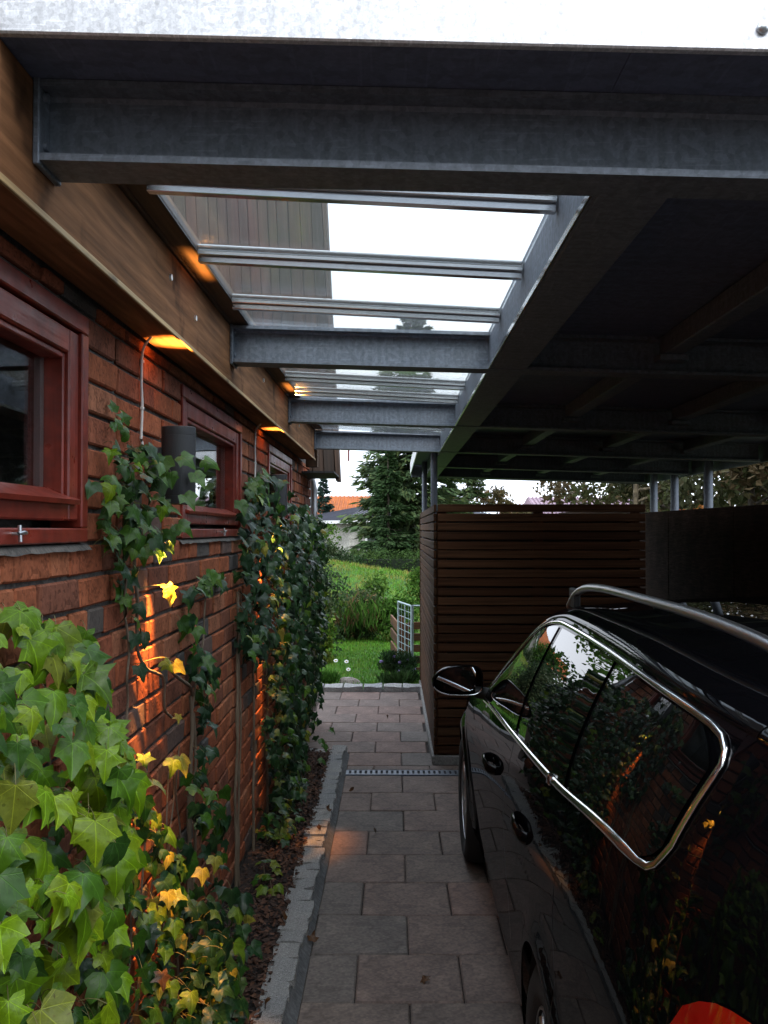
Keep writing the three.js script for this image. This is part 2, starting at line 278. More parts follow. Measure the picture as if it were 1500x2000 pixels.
{
  part(path, 'path_bedding', box(-2.6, -0.3452, -0.06, -0.0125, -10.02, -7.26), M.joint);
  const r = rng(5), cache = [];
  const slab = (w, d, k) => (cache[w.toFixed(3) + d.toFixed(3) + k] ??= cbox(-w / 2, w / 2, -0.05, 0, -d / 2, d / 2, 0.006, 2, 0.004, r));
  const put = (x0, x1, s0, s1) => {
    if (x1 - x0 < 0.03 || s1 - s0 < 0.03) return;
    const m = part(path, 'paving_slab', slab(Math.round((x1 - x0 - 0.005) * 200) / 200, Math.round((s1 - s0 - 0.005) * 200) / 200, Math.floor(r() * 3)), M.slab[Math.floor(r() * r() * 6)]);
    m.position.set((x0 + x1) / 2, (r() - 0.5) * 0.004, -(s0 + s1) / 2); if (r() < 0.5) m.rotation.y = Math.PI; m.rotation.x = (r() - 0.5) * 0.004;
  };
  const rowsNear = [6.62, 6.19, 5.80, 5.41, 5.02, 4.63, 4.24, 3.85, 3.46, 3.07, 2.68, 2.29, 1.9, 1.51, 1.12, 0.73, 0.34, -0.05, -0.44], rowsFar = [10.03, 9.58, 9.21, 8.83, 8.45, 8.06, 7.68, 7.31, 6.91, 6.80];
  const row = (s0, s1, odd, xa, xb) => { let x = (odd ? 0.057 : 0.257) - 0.4 * 12; for (; x < xb; x += 0.4) { const a = Math.max(x, xa), b = Math.min(x + 0.4, xb); if (b > a) put(a, b, s0, s1); } };
  for (let i = 0; i < rowsNear.length - 1; i++) row(rowsNear[i + 1], rowsNear[i], i % 2 === 0, -0.337, 3.1);
  for (let i = 0; i < rowsFar.length - 1; i++) row(rowsFar[i + 1], rowsFar[i], i % 2 === 1, rowsFar[i] > 7.3 ? -1.14 : -0.337, i < 8 ? 0.285 : 0.9);
}
{ // planting bed soil with bark chips
  const soil = grid(range(-0.75, -0.45, 10), range(1, -7.2, 120), (x, z) => [x, 0.035 + 0.03 * fbm(x * 2 + 9, z / 4 + 9, 16, 16, 4, 3) + (x < -0.6 ? 0.015 : 0), z], true);
  structure('planting_bed', boxUV(soil, 0), M.soil);
  const r = rng(9), shapes = [raw([-0.5, 0, -0.2, 0.5, 0.1, -0.3, 0.4, 0.05, 0.3, -0.5, 0, -0.2, 0.4, 0.05, 0.3, -0.4, 0.12, 0.25])], d = new THREE.Object3D();
  M.chips.forEach((m, k) => {
    const n = 3600, im = new THREE.InstancedMesh(shapes[0], m, n);
    for (let i = 0; i < n; i++) { const x = -0.73 + r() * 0.275, z = 0.4 - r() * 7.5; d.position.set(x, 0.052 + 0.02 * r(), z); d.rotation.set((r() - 0.5) * 1.2, r() * 6.3, (r() - 0.5) * 1.2); const s = 0.007 + 0.019 * r(); d.scale.set(s, s, s); d.updateMatrix(); im.setMatrixAt(i, d.matrix); }
    im.name = numbered('bark_mulch'); im.userData.kind = 'stuff'; im.userData.label = 'dark red brown bark mulch in the bed under the ivy'; im.userData.category = 'mulch'; scene.add(im);
  });
}
{ // granite kerb: setts, mortar haunch, end return and the far row across the path
  const kerb = thing('granite_kerb', 'pale rough granite sett kerb between the mulch bed and the paved path', 'kerb');
  const r = rng(21), shapes = [];
  const make = (w, h, d) => { // rough hewn block: subdivided box pushed about by noise
    const g = new THREE.BoxGeometry(w, h, d, 4, 2, 4), p = g.attributes.position, o = r() * 50;
    for (let i = 0; i < p.count; i++) { const x = p.getX(i), y = p.getY(i), z = p.getZ(i), k = 0.026; const n = (a) => fbm(Math.abs(x * 9 + o + a * 3.7) / 16, Math.abs(z * 9 + y * 5 + o + a) / 16, 16, 16, 3, 7 + a) - 0.5; p.setXYZ(i, x * (1 - 0.05 * Math.abs(y > 0 ? 1 : 0)) + k * n(1), y + k * n(2) * (y > 0 ? 1.2 : 1), z + k * n(3)); }
    g.computeVertexNormals(); return g;
  };
  for (let i = 0; i < 8; i++) shapes.push(make(0.112, 0.11, 0.12));
  let z = 1.0;
  while (z > -7.16) { const l = 0.092 + 0.045 * r(); const m = part(kerb, 'sett', shapes[Math.floor(r() * 8)], M.sett[Math.floor(r() * 3)]); m.position.set(-0.42 + (r() - 0.5) * 0.014, 0.002 + (r() - 0.5) * 0.008, z - l / 2); m.scale.set(0.94 + 0.14 * r(), 1, (l - 0.002) / 0.115); m.rotation.y = (r() - 0.5) * 0.06 + (r() < 0.5 ? Math.PI : 0); z -= l; }
  for (let x = -0.5; x > -0.74; x -= 0.125) { const m = part(kerb, 'sett', shapes[Math.floor(r() * 8)], M.sett[Math.floor(r() * 3)]); m.position.set(x - 0.04, 0, -7.15); m.rotation.y = Math.PI / 2; m.scale.set(0.9, 1, 1); }
  const hs = range(1, -7.22, 90);
  part(kerb, 'mortar_haunch', boxUV(grid(hs, [0, 0.35, 0.7, 1], (s, t) => [-0.372 + 0.038 * t + 0.006 * (fbm(Math.abs(s) / 4, t / 4, 64, 8, 3, 4) - 0.5), 0.046 * (1 - t) * (1 - 0.3 * t) + 0.004, s], false), 0), M.haunch);
  part(kerb, 'mortar_bed', box(-0.475, -0.366, -0.05, 0.022, -7.2, 1), M.haunch);
  const far = thing('granite_edging', 'row of pale granite blocks across the path end beside the lawn', 'edging');
  const fs = []; for (let i = 0; i < 5; i++) fs.push(make(0.2, 0.09, 0.23));
  for (let i = 0, x = -1.15; x < 0.28; i++, x += 0.208) { const m = part(far, 'sett', fs[i % 5], M.sett[i % 3]); m.position.set(x + 0.1, 0.005, -10.15); }
}
{ // channel drain across the path
  const d = thing('channel_drain', 'galvanised slotted channel drain grating across the path', 'drain');
  part(d, 'channel', box(-0.337, 1.9, -0.08, -0.05, -6.765, -6.64), M.rubber);
  part(d, 'frame_edge', cbox(-0.337, 1.9, -0.05, 0.003, -6.66, -6.645, 0.002, 2), M.galv); part(d, 'frame_edge', cbox(-0.337, 1.9, -0.05, 0.003, -6.772, -6.757, 0.002, 2), M.galv);
  const bar = cbox(-0.011, 0.011, -0.02, 0.002, -0.0485, 0.0485, 0.002);
  for (let x = -0.325; x < 0.62; x += 0.037) part(d, 'grate_bar', bar, M.galv).position.set(x, 0, -6.7085);
  part(d, 'grate_rail', cbox(-0.337, 1.9, -0.03, -0.008, -6.714, -6.703, 0.001, 2), M.galv);
}

// ------------------------------------------------------------------ the brick house
const FACE = -0.73, WINDOWS = [[1.0, 2.25], [3.26, 4.54], [5.52, 6.78]], SILL = 1.669, HEAD = 2.205, SOFFIT = 2.255, END = 8.38;
const house = thing('brick_house', 'red brick house with small red framed windows and ivy on its wall', 'house');
{
  const w = [], bx = (z0, z1, y0, y1) => w.push(box(-1.02, FACE - 0.012, y0, y1, -z0, -z1));
  bx(-4, END, -0.2, SILL - 0.004); bx(-4, END, HEAD + 0.004, 2.62);
  let a = -4; for (const [s0, s1] of WINDOWS) { bx(a, s0, SILL - 0.004, HEAD + 0.004); a = s1; } bx(a, END, SILL - 0.004, HEAD + 0.004);
  part(house, 'wall', merge(w), M.mortar);
  part(house, 'end_wall', box(-6, -1.0201, -0.2, 2.6, -END + 0.3, -END + 0.012), M.mortar);
  part(house, 'room', merge([box(-5.9, -5.8, -0.1, 2.6, 4, -END + 0.3), box(-5.8, -1.021, -0.1, 0, 4, -END + 0.3), box(-5.8, -1.021, 2.5, 2.6, 4, -END + 0.3), box(-5.8, -1.021, 0, 2.5, 4, 3.9), box(-3.2, -3.1, 0, 2.5, -2.9, -3.2)]), M.room);
  // roof slope, rising away from the path
  part(house, 'roof', grid([-0.74, -5.4], [5, -END - 0.1], (x, z) => [x, 2.63 + (-0.74 - x) * 0.42, z]), M.roofDark);
  // bricks
  const r = rng(33), H = 0.078, S = 0.252, gap = 0.011, list = [];
  const variants = {}; const v = (l) => { const k = l.toFixed(3); return (variants[k] ??= Array.from({ length: 5 }, () => { const g = cbox(FACE - 0.035, FACE, -(H - gap) / 2, (H - gap) / 2, -(l - gap) / 2, (l - gap) / 2, 0.0045, 0, 0.005, r); return boxUV(g, 0, r() * 3, r() * 3); })); };
  for (let k = -20; k <= 7; k++) {
    const y = SILL + (k + 0.5) * H, cut = [];
    if (y > SOFFIT + 0.01 || y < 0.03) continue;
    let z = -1 - r() * 0.2;
    while (z < END - 0.03) {
      const dark = r(); let l = r() < 0.3 ? S / 2 : S; let z1 = z + l;
      const win = y > SILL && y < HEAD ? WINDOWS.find(([a, b]) => z1 > a && z < b) : null;
      if (win) { if (z < win[0] - 0.03) { z1 = win[0]; } else { z = win[1]; continue; } }
      if (z1 > END) z1 = END; l = Math.round((z1 - z) * 125) / 125;
      if (l > 0.03) list.push({ y, z: (z + z1) / 2, l, m: dark < (l < 0.2 ? 0.24 : 0.06) ? M.brickDark[Math.floor(r() * 3)] : M.brick[Math.floor(r() * 6)], h: y + H / 2 > SOFFIT ? (SOFFIT - y + H / 2 - 0.004) / H : 1, x: (r() - 0.5) * 0.005 });
      z = z1;
    }
  }
  const seen = list.filter((b) => b.z > 1.72).sort((a, b) => a.z - b.z), near = new Set(seen.slice(0, 298)), rest = new Map();
  for (const b of list) {
    const g = v(b.l)[Math.floor(r() * 5)], rx = (r() - 0.5) * 0.012;
    if (near.has(b)) { const m = part(house, 'brick', g, b.m); m.position.set(b.x, b.y, -b.z); m.scale.y = b.h; m.rotation.x = rx; if (b.h < 1) m.position.y = b.y - H / 2 + (H * b.h) / 2; }
    else { const c = g.clone(); c.scale(1, b.h, 1); c.translate(b.x, b.h < 1 ? b.y - H / 2 + (H * b.h) / 2 : b.y, -b.z); if (!rest.has(b.m)) rest.set(b.m, []); rest.get(b.m).push(c); }
  }
  for (const [m, gs] of rest) part(house, 'brickwork', merge(gs), m, STUFF);
  // windows
  for (const [s0, s1] of WINDOWS) {
    const z0 = -s0, z1 = -s1, win = part(house, 'window', merge([ // casing
      cbox(-0.80, FACE + 0.006, SILL + 0.036, HEAD - 0.046, z1 + 0.002, z1 + 0.046, 0.003, 1), cbox(-0.80, FACE + 0.006, SILL + 0.036, HEAD - 0.046, z0 - 0.046, z0 - 0.002, 0.003, 1),
      cbox(-0.80, FACE + 0.006, HEAD - 0.045, HEAD - 0.002, z1 + 0.002, z0 - 0.002, 0.003), cbox(-0.80, FACE + 0.006, SILL + 0.002, SILL + 0.035, z1 + 0.002, z0 - 0.002, 0.003)]), M.windowRed);
    const a = z1 + 0.05, b = z0 - 0.05, y0 = SILL + 0.052, y1 = HEAD - 0.05;
    part(win, 'sash', merge([
      cbox(-0.79, FACE - 0.002, y0, y1, a, a + 0.062, 0.004, 1), cbox(-0.79, FACE - 0.002, y0, y1, b - 0.062, b, 0.004, 1),
      cbox(-0.789, FACE - 0.0025, y1 - 0.055, y1, a + 0.0621, b - 0.0621, 0.004), cbox(-0.789, FACE - 0.0025, y0, y0 + 0.042, a + 0.0621, b - 0.0621, 0.004)]), M.windowRed);
    const ia = a + 0.0622, ib = b - 0.0622, iy0 = y0 + 0.0422, iy1 = y1 - 0.0552;
    // stepped glazing beads, sloping drip at the foot
    part(win, 'glazing_bead', merge([cbox(-0.79, FACE - 0.012, iy0, iy1, ia, ia + 0.012, 0.003, 1), cbox(-0.79, FACE - 0.012, iy0, iy1, ib - 0.012, ib, 0.003, 1), cbox(-0.79, FACE - 0.012, iy1 - 0.014, iy1, ia + 0.0121, ib - 0.0121, 0.003)]), M.windowRed);
    { const s = new THREE.Shape(); s.moveTo(-0.79, iy0 - 0.004); s.lineTo(FACE + 0.010, iy0 - 0.004); s.lineTo(FACE + 0.012, iy0 + 0.004); s.lineTo(-0.776, iy0 + 0.030); s.lineTo(-0.79, iy0 + 0.030); const g = new THREE.ExtrudeGeometry(s, { depth: s1 - s0 - 0.15, bevelEnabled: true, bevelSize: 0.0015, bevelThickness: 0.0015, bevelSegments: 1 }); g.translate(0, 0, z1 + 0.075); part(win, 'drip_sill', boxUV(g), M.windowRed); }
    part(win, 'pane', box(-0.784, -0.780, iy0 + 0.028, iy1 - 0.012, ia + 0.010, ib - 0.010), M.pane);
    part(win, 'spacer', merge([box(-0.80, -0.786, iy0 + 0.03, iy1 - 0.014, ia + 0.012, ia + 0.034), box(-0.80, -0.786, iy0 + 0.03, iy1 - 0.014, ib - 0.034, ib - 0.012)]), M.spacer);
    { const zc = s0 < 2 ? -1.80 : s0 < 4 ? -3.98 : -6.2; part(win, 'catch', merge([tube([[FACE - 0.004, SILL + 0.024, zc], [FACE + 0.03, SILL + 0.024, zc]], 0.0035, 2, 6), tube([[FACE + 0.026, SILL + 0.025, zc - 0.020], [FACE + 0.029, SILL + 0.027, zc], [FACE + 0.026, SILL + 0.024, zc + 0.020]], 0.0034, 6, 6), tube([[FACE + 0.020, SILL + 0.04, zc], [FACE + 0.022, SILL + 0.008, zc]], 0.004, 2, 6)]), M.zinc); }
    const sl = grid(range(s0 - 0.02, s1 + 0.02, 40), [0, 0.5, 1], (s, t) => [FACE - 0.012 + 0.022 * t, SILL - 0.001 - 0.006 * t - (t > 0.9 ? 0.010 + 0.008 * (fbm(s / 4, 0.3, 64, 8, 3, 2) - 0.5) : 0), -s], false);
    part(win, 'mortar_sill', boxUV(sl), M.mortar);
  }
  // gable over the house corner: upright boards, a soffit, a bargeboard and a gutter bracket
  const cl = new Map(); let x = -0.60; const lean = (g) => { const p = g.attributes.position; for (let i = 0; i < p.count; i++) p.setX(i, p.getX(i) - 0.05 * (p.getY(i) - 2.15)); return g; };
  for (let i = 0; x > -3.1; i++) { const wd = 0.075 + 0.03 * r(), g = cbox(x - wd + 0.006, x, 2.19, 6.0, -8.24 - 0.012 * (i % 2), -8.2 - 0.012 * (i % 2), 0.003, 1); part(house, 'cladding_board', lean(g), M.cladding[Math.floor(r() * 4)]); x -= wd; }
  part(house, 'gable_backing', lean(box(-3.2, -0.48, 2.165, 6.0, -8.37, -8.2601)), M.roofDark);
  part(house, 'bargeboard', lean(cbox(-0.50, -0.462, 2.12, 6.0, -8.38, -8.17, 0.004, 1)), M.cladding[0]);
  part(house, 'bargeboard', lean(cbox(-0.597, -0.505, 2.17, 6.0, -8.25, -8.19, 0.004, 1)), M.cladding[1]);
  part(house, 'corner_post', cbox(-0.70, -0.605, 2.20, 2.5, -7.62, -7.54, 0.004, 1), M.timberDark);
  part(house, 'soffit', box(-1.1, -0.47, 2.15, 2.165, -8.37, -7.5), M.roofDark);
  part(house, 'gutter_bracket', merge([cbox(-0.40, -0.385, 2.30, 2.42, -8.3, -8.28, 0.003), cbox(-0.46, -0.385, 2.395, 2.42, -8.3, -8.28, 0.003)]), std([0.18, 0.02, 0.015], 0.5));
  part(house, 'downpipe', merge([tube([[-0.715, 0.1, -8.45], [-0.715, 1.9, -8.45], [-0.715, 2.04, -8.45], [-0.735, 2.16, -8.45]], 0.036, 20, 12), tube([[-0.715, 1.86, -8.45], [-0.715, 1.9, -8.45]], 0.041, 2, 12)]), M.zinc);
}

// ------------------------------------------------------------------ carport with glazed canopy
const car_port = thing('carport', 'galvanised steel carport with glass canopy strip along the brick house', 'carport');
const drop = (x) => -0.03 * (x + 0.62); // fall of the roof to the right
{
  const P = (n, g, m, e) => part(car_port, n, g, m, e);
  P('timber_beam', cbox(-0.728, -0.62, SOFFIT, 2.478, -7.47, -1.478, 0.004), M.timber);
  P('timber_plank', cbox(-0.735, -0.612, 2.481, 2.60, -7.47, -1.478, 0.004), M.timberDark);
  P('edge_lath', cbox(-0.6195, -0.612, SOFFIT - 0.010, SOFFIT + 0.004, -7.47, -1.4, 0.0015), M.lath);
  P('soffit_board', box(-0.7285, -0.62, SOFFIT - 0.0005, SOFFIT + 0.01, -1.477, 0.4), M.timberDark);
  { const r = rng(4); for (const [z, y] of [[-2.62, 2.40], [-2.95, 2.36], [-4.5, 2.41], [-6.2, 2.38]]) { const g = new THREE.CylinderGeometry(0.009, 0.010, 0.006, 10); g.rotateZ(-Math.PI / 2); g.translate(-0.617, y, z); P('bolt', g, M.zinc); } }
  // I beams across
  const I = (x0, x1, h, w, tf, tw, taper) => {
    const s = new THREE.Shape(), f = 0.008; s.moveTo(-w / 2, 0); s.lineTo(w / 2, 0); s.lineTo(w / 2, tf); s.lineTo(tw / 2 + f, tf + 0.001); s.lineTo(tw / 2, tf + f); s.lineTo(tw / 2, h - tf - f); s.lineTo(tw / 2 + f, h - tf - 0.001); s.lineTo(w / 2, h - tf); s.lineTo(w / 2, h); s.lineTo(-w / 2, h); s.lineTo(-w / 2, h - tf); s.lineTo(-tw / 2 - f, h - tf - 0.001); s.lineTo(-tw / 2, h - tf - f); s.lineTo(-tw / 2, tf + f); s.lineTo(-tw / 2 - f, tf + 0.001); s.lineTo(-w / 2, tf); s.closePath();
    const g = new THREE.ExtrudeGeometry(s, { depth: x1 - x0, bevelEnabled: true, bevelSize: 0.0012, bevelThickness: 0.001, bevelSegments: 1, steps: 1 });
    g.rotateY(Math.PI / 2); g.translate(x0, 0, 0); return g; // runs along +x, section in z and y
  };
  const shearY = (g) => { const p = g.attributes.position; for (let i = 0; i < p.count; i++) p.setY(i, p.getY(i) + drop(p.getX(i))); g.computeVertexNormals(); return g; };
  for (const z of [-1.67, -3.635, -5.61, -7.44, -9.2, -10.8]) {
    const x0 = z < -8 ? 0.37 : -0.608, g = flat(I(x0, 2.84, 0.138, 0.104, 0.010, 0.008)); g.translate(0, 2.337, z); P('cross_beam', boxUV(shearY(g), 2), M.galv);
    if (z > -8) { P('end_plate', cbox(-0.6195, -0.6082, 2.328, 2.48, z - 0.056, z + 0.056, 0.002), M.galv); for (const dy of [0.03, 0.115]) for (const dz of [-0.03, 0.03]) { const b = new THREE.CylinderGeometry(0.009, 0.009, 0.008, 6); b.rotateZ(Math.PI / 2); b.translate(-0.605, 2.337 + dy, z + dz); P('bolt', b, M.galv); } }
  }
  // channel along the glass edge, joists between the cross beams
  const chan = (x, w, y0, h, z0, z1, t = 0.008) => shearY(merge([cbox(x, x + t, y0, y0 + h, z1, z0, 0.0015), cbox(x + t, x + w, y0, y0 + t, z1, z0, 0.0015), cbox(x + t, x + w, y0 + h - t, y0 + h, z1, z0, 0.0015)]));
  const zb = [-1.62, -3.585, -3.685, -5.56, -5.66, -7.39, -7.49, -9.15, -9.25, -10.75];
  P('edge_beam', chan(0.362, 0.139, 2.339, 0.15, -1.723, -10.9), M.galv);
  P('bottom_lip', shearY(cbox(0.356, 0.3615, 2.336, 2.352, -7.5, -1.723, 0.001)), M.alu);
  for (const x of [1.0, 1.62, 2.24]) for (let i = 0; i < zb.length; i += 2) { const z0 = zb[i] - 0.004, z1 = zb[i + 1] + 0.004; P('joist', chan(x, 0.07, 2.40, 0.072, z0 - 0.1 * (i === 0), z1, 0.006), M.galv); P('joist_bracket', shearY(cbox(x - 0.02, x + 0.085, 2.375, 2.399, z1 - 0.002, z1 + 0.08, 0.003)), M.galv); }
  // roof sheets: one per bay
  for (let i = 0; i < 6; i++) { const z0 = [-1.478, -3.64, -5.61, -7.44, -9.2, -10.0][i], z1 = [-3.637, -5.607, -7.437, -9.197, -9.997, -10.95][i]; P('roof_sheet', shearY(box(0.372, 2.86, 2.477, 2.50, z0, z1)), M.deck); }
  P('roof_sheet', shearY(box(-1.3, 0.371, 2.4775, 2.50, -1.478, -1.735)), M.deck);
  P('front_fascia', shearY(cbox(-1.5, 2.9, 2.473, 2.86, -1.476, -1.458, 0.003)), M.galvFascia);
  { const b = new THREE.SphereGeometry(0.010, 12, 8); b.scale(1, 1, 0.7); b.translate(0.568, 2.472, -1.455); P('bolt', b, M.zinc); }
  P('side_fascia', shearY(cbox(2.861, 2.88, 2.33, 2.55, -1.5, -10.95, 0.003)), M.galv);
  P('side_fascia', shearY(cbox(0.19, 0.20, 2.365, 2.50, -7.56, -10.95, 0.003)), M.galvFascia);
  P('rear_fascia', shearY(cbox(0.201, 2.86, 2.33, 2.50, -10.95, -10.93, 0.003)), M.galv);
  P('roof_sheet', shearY(box(0.201, 0.3615, 2.47, 2.5, -7.56, -10.92)), M.deck);
  // glazing
  const gy = (x) => 2.492 - 0.055 * (x + 0.57), tilt = (g, dy) => { const p = g.attributes.position; for (let i = 0; i < p.count; i++) p.setY(i, p.getY(i) + gy(p.getX(i)) + dy); g.computeVertexNormals(); return g; };
  P('glazing_frame', cbox(-0.6115, -0.556, 2.484, 2.53, -7.4, -1.73, 0.003), M.timberDark);
  P('frame_gasket', box(-0.5555, -0.549, 2.478, 2.505, -7.4, -1.73), M.rubber);
  const bars = [-2.10, -2.66, -3.22, -4.22, -4.78, -5.28, -6.2, -6.75], stops = [-1.735, -2.10, -2.66, -3.22, -3.635, -4.22, -4.78, -5.28, -5.61, -6.2, -6.75, -7.36];
  for (const z of bars) { P('glazing_bar', merge([tilt(cbox(-0.548, 0.359, -0.012, 0.0, z - 0.026, z + 0.026, 0.002, 2), -0.010), tilt(cbox(-0.548, 0.359, -0.030, -0.012, z - 0.012, z + 0.012, 0.002, 2), -0.010)]), M.alu); P('gasket', tilt(box(-0.548, 0.359, 0.0, 0.009, z - 0.008, z + 0.008, 2), -0.0098), M.rubber); P('cover_strip', tilt(cbox(-0.548, 0.359, 0.009, 0.016, z - 0.028, z + 0.028, 0.002, 2), -0.0096), M.alu); }
  for (let i = 0; i < stops.length - 1; i++) P('glass_pane', tilt(box(-0.549, 0.3595, 0, 0.007, stops[i] - 0.009, stops[i + 1] + 0.009, 2), -0.0097), M.canopyGlass);
  // posts
  const post = (x, z, y0, r = 0.028) => { const g = new THREE.CylinderGeometry(r, r, 2.47 + drop(x) - y0, 16); g.translate(x, (2.47 + drop(x) + y0) / 2, z); P('post', g, M.galv); };
  post(0.335, -7.9, 0); post(0.335, -10.35, 0); post(2.78, -10.2, 0, 0.04); post(2.78, -9.45, 0, 0.04); post(2.78, -8.44, 0, 0.04); post(2.78, -3.6, 0, 0.04);
}

rebase(house, -0.9, 0, -4); rebase(car_port, 1.1, 0, -6.2);

// ------------------------------------------------------------------ slatted shed under the carport, dark screen fence
{
  const shed = thing('slatted_shed', 'slatted timber shed at the path, dark front and brown side slats', 'shed'), r = rng(61);
  const X0 = 0.293, X1 = 1.835, Z0 = -7.0, Z1 = -10.5, pitch = 0.0682, n = 27, top = 1.888, pick = (a) => a[Math.floor(r() * a.length)];
  const fg = [0, 1, 2].map(() => cbox(-(X1 - X0) / 2 + 0.021, (X1 - X0) / 2, -0.0285, 0.0285, -0.0105, 0.0105, 0.003, 2)), sg = [0, 1, 2].map(() => cbox(-0.0105, 0.0105, -0.0285, 0.0285, (Z1 - Z0) / 2, -(Z1 - Z0) / 2, 0.003, 0));
  sg.forEach((g, i) => boxUV(g, 0, i * 0.37, i * 0.61)); fg.forEach((g, i) => boxUV(g, 2, i * 0.37, i * 0.61));
  for (let i = 0; i < n; i++) {
    const y = top - 0.0285 - i * pitch; if (y < 0.06) break;
    const f = part(shed, 'slat', fg[i % 3], pick(M.slat)); f.position.set((X0 + X1) / 2 + 0.011, y + (r() - 0.5) * 0.004, Z0 - 0.0105);
    const s = part(shed, 'slat', sg[i % 3], pick(M.slat)); s.position.set(X0 + 0.0105 + (r() - 0.5) * 0.002, y + (r() - 0.5) * 0.004, (Z0 + Z1) / 2 + 0.003);
    const b = part(shed, 'slat', sg[i % 3], pick(M.slat)); b.position.set(X1 - 0.0105, y, (Z0 + Z1) / 2 - 0.013);
  }
  for (const x of [X0 + 0.06, (X0 + X1) / 2, X1 - 0.06]) part(shed, 'post', cbox(x - 0.035, x + 0.035, 0.05, 1.84, Z0 - 0.022, Z0 - 0.09, 0.003, 1), M.slat[0]);
  for (const z of [-8.3, -9.4, -10.42]) part(shed, 'post', cbox(X0 + 0.022, X0 + 0.09, 0.05, 1.84, z - 0.035, z + 0.035, 0.003, 1), M.slat[0]);
  part(shed, 'corner_trim', cbox(X0 - 0.006, X0 + 0.03, 0.05, 1.875, Z1 - 0.03, Z1 - 0.004, 0.003, 1), M.slat[1]);
  part(shed, 'plinth', merge([cbox(X0 - 0.016, X1, -0.03, 0.05, Z0 - 0.06, Z0 + 0.016, 0.004), cbox(X0 - 0.016, X0 + 0.06, -0.03, 0.05, Z1, Z0 - 0.0605, 0.004)]), M.concrete);
  part(shed, 'lining', merge([box(X0 + 0.1, X1 - 0.05, 0.05, 1.80, Z0 - 0.10, Z0 - 0.105), box(X0 + 0.1, X0 + 0.105, 0.05, 1.78, Z0 - 0.106, Z1 + 0.1)]), M.blackPlastic);
  rebase(shed, 1.06, 0, -8.7);
  const fence = thing('screen_fence', 'dark brown screen fence along the far side of the parked car', 'fence');
  for (let z = -0.4; z > -10.4; z -= 1.8) { part(fence, 'fence_panel', cbox(2.70, 2.73, 0.05, 1.885 + (r() - 0.5) * 0.01, z - 1.79, z, 0.004, 1), M.screen); part(fence, 'fence_post', cbox(2.735, 2.80, 0, 1.87, z - 0.03, z + 0.03, 0.004, 1), M.slat[0]); }
  rebase(fence, 2.72, 0, -5.5);
}

// ------------------------------------------------------------------ wall lamps with their light, cables
{
  const glow = new THREE.MeshStandardMaterial({ color: 0x000000, emissive: new THREE.Color(1, 0.5, 0.14), emissiveIntensity: 3 }), amber = new THREE.Color(1.0, 0.40, 0.085);
  const L = 0.228, R = 0.05;
  const lamp = (z, label) => {
    const t = thing('wall_lamp', label, 'wall lamp', [-0.635, 1.775, z], 'cylinder wall lamps on the brick wall');
    const prof = [[R - 0.005, 0.035], [R - 0.005, 0.001], [R - 0.001, 0], [R, 0.002], [R, 0.024], [R - 0.0012, 0.025], [R - 0.0012, 0.0265], [R, 0.0275], [R, L - 0.0275], [R - 0.0012, L - 0.0265], [R - 0.0012, L - 0.025], [R, L - 0.024], [R, L - 0.002], [R - 0.001, L], [R - 0.005, L - 0.001], [R - 0.005, L - 0.035]].map(([a, b]) => new THREE.Vector2(a, b));
    part(t, 'body', new THREE.LatheGeometry(prof, 40), M.lampBody);
    part(t, 'wall_mount', cbox(-0.093, -R + 0.006, 0.06, 0.168, -0.03, 0.03, 0.004), M.lampBody);
    for (const up of [0, 1]) {
      const y = up ? L - 0.034 : 0.034, g = new THREE.CylinderGeometry(0.020, 0.020, 0.004, 20); g.translate(0, y, 0); part(t, 'lamp_lens', g, glow);
      const rg = new THREE.RingGeometry(0.0201, R - 0.005, 32); rg.rotateX(Math.PI / 2); rg.translate(0, y, 0); part(t, 'reflector', rg, M.lampBody);
      const s = new THREE.SpotLight(amber, up ? 4.2 : 17, 0, up ? 0.40 : 0.33, 0.8, 2); s.position.set(0, y + (up ? 0.004 : -0.004), 0); s.target.position.set(up ? 0 : -0.28, up ? 5 : -5, 0); s.shadow.radius = 0.7; s.castShadow = true; s.name = 'lamp_light'; t.add(s, s.target);
    }
    return t;
  };
  lamp(-2.80, 'nearer charcoal cylinder wall lamp between the first two windows, glowing orange');
  lamp(-5.22, 'farther charcoal cylinder wall lamp half hidden by the dark ivy');
  const cable = (z, label, y0) => {
    const t = thing('cable', label, 'cable', [FACE + 0.006, y0, z], 'white cables down the brick wall'); const r = rng(z * -100);
    part(t, 'sheath', tube([[0.03, SOFFIT - y0 + 0.002, 0], [0.006, SOFFIT - y0 - 0.03, 0], [0, SOFFIT - y0 - 0.12, 0.003], [0.001, SOFFIT - y0 - 0.2, -0.003], [0, SOFFIT - y0 - 0.3, 0.003], [0, 0.1, 0.0], [0.01, 0, -0.02]], 0.0042, 40, 8), M.cable);
    for (const d of [0.07, 0.205]) part(t, 'cable_clip', cbox(-0.004, 0.006, SOFFIT - y0 - d - 0.004, SOFFIT - y0 - d + 0.004, -0.009, 0.003, 0.001), M.cable);
  };
  cable(-2.72, 'white cable running down to the nearer wall lamp and into ivy', 1.86);
  cable(-4.96, 'white cable running down to the farther wall lamp and into ivy', 1.88);
}

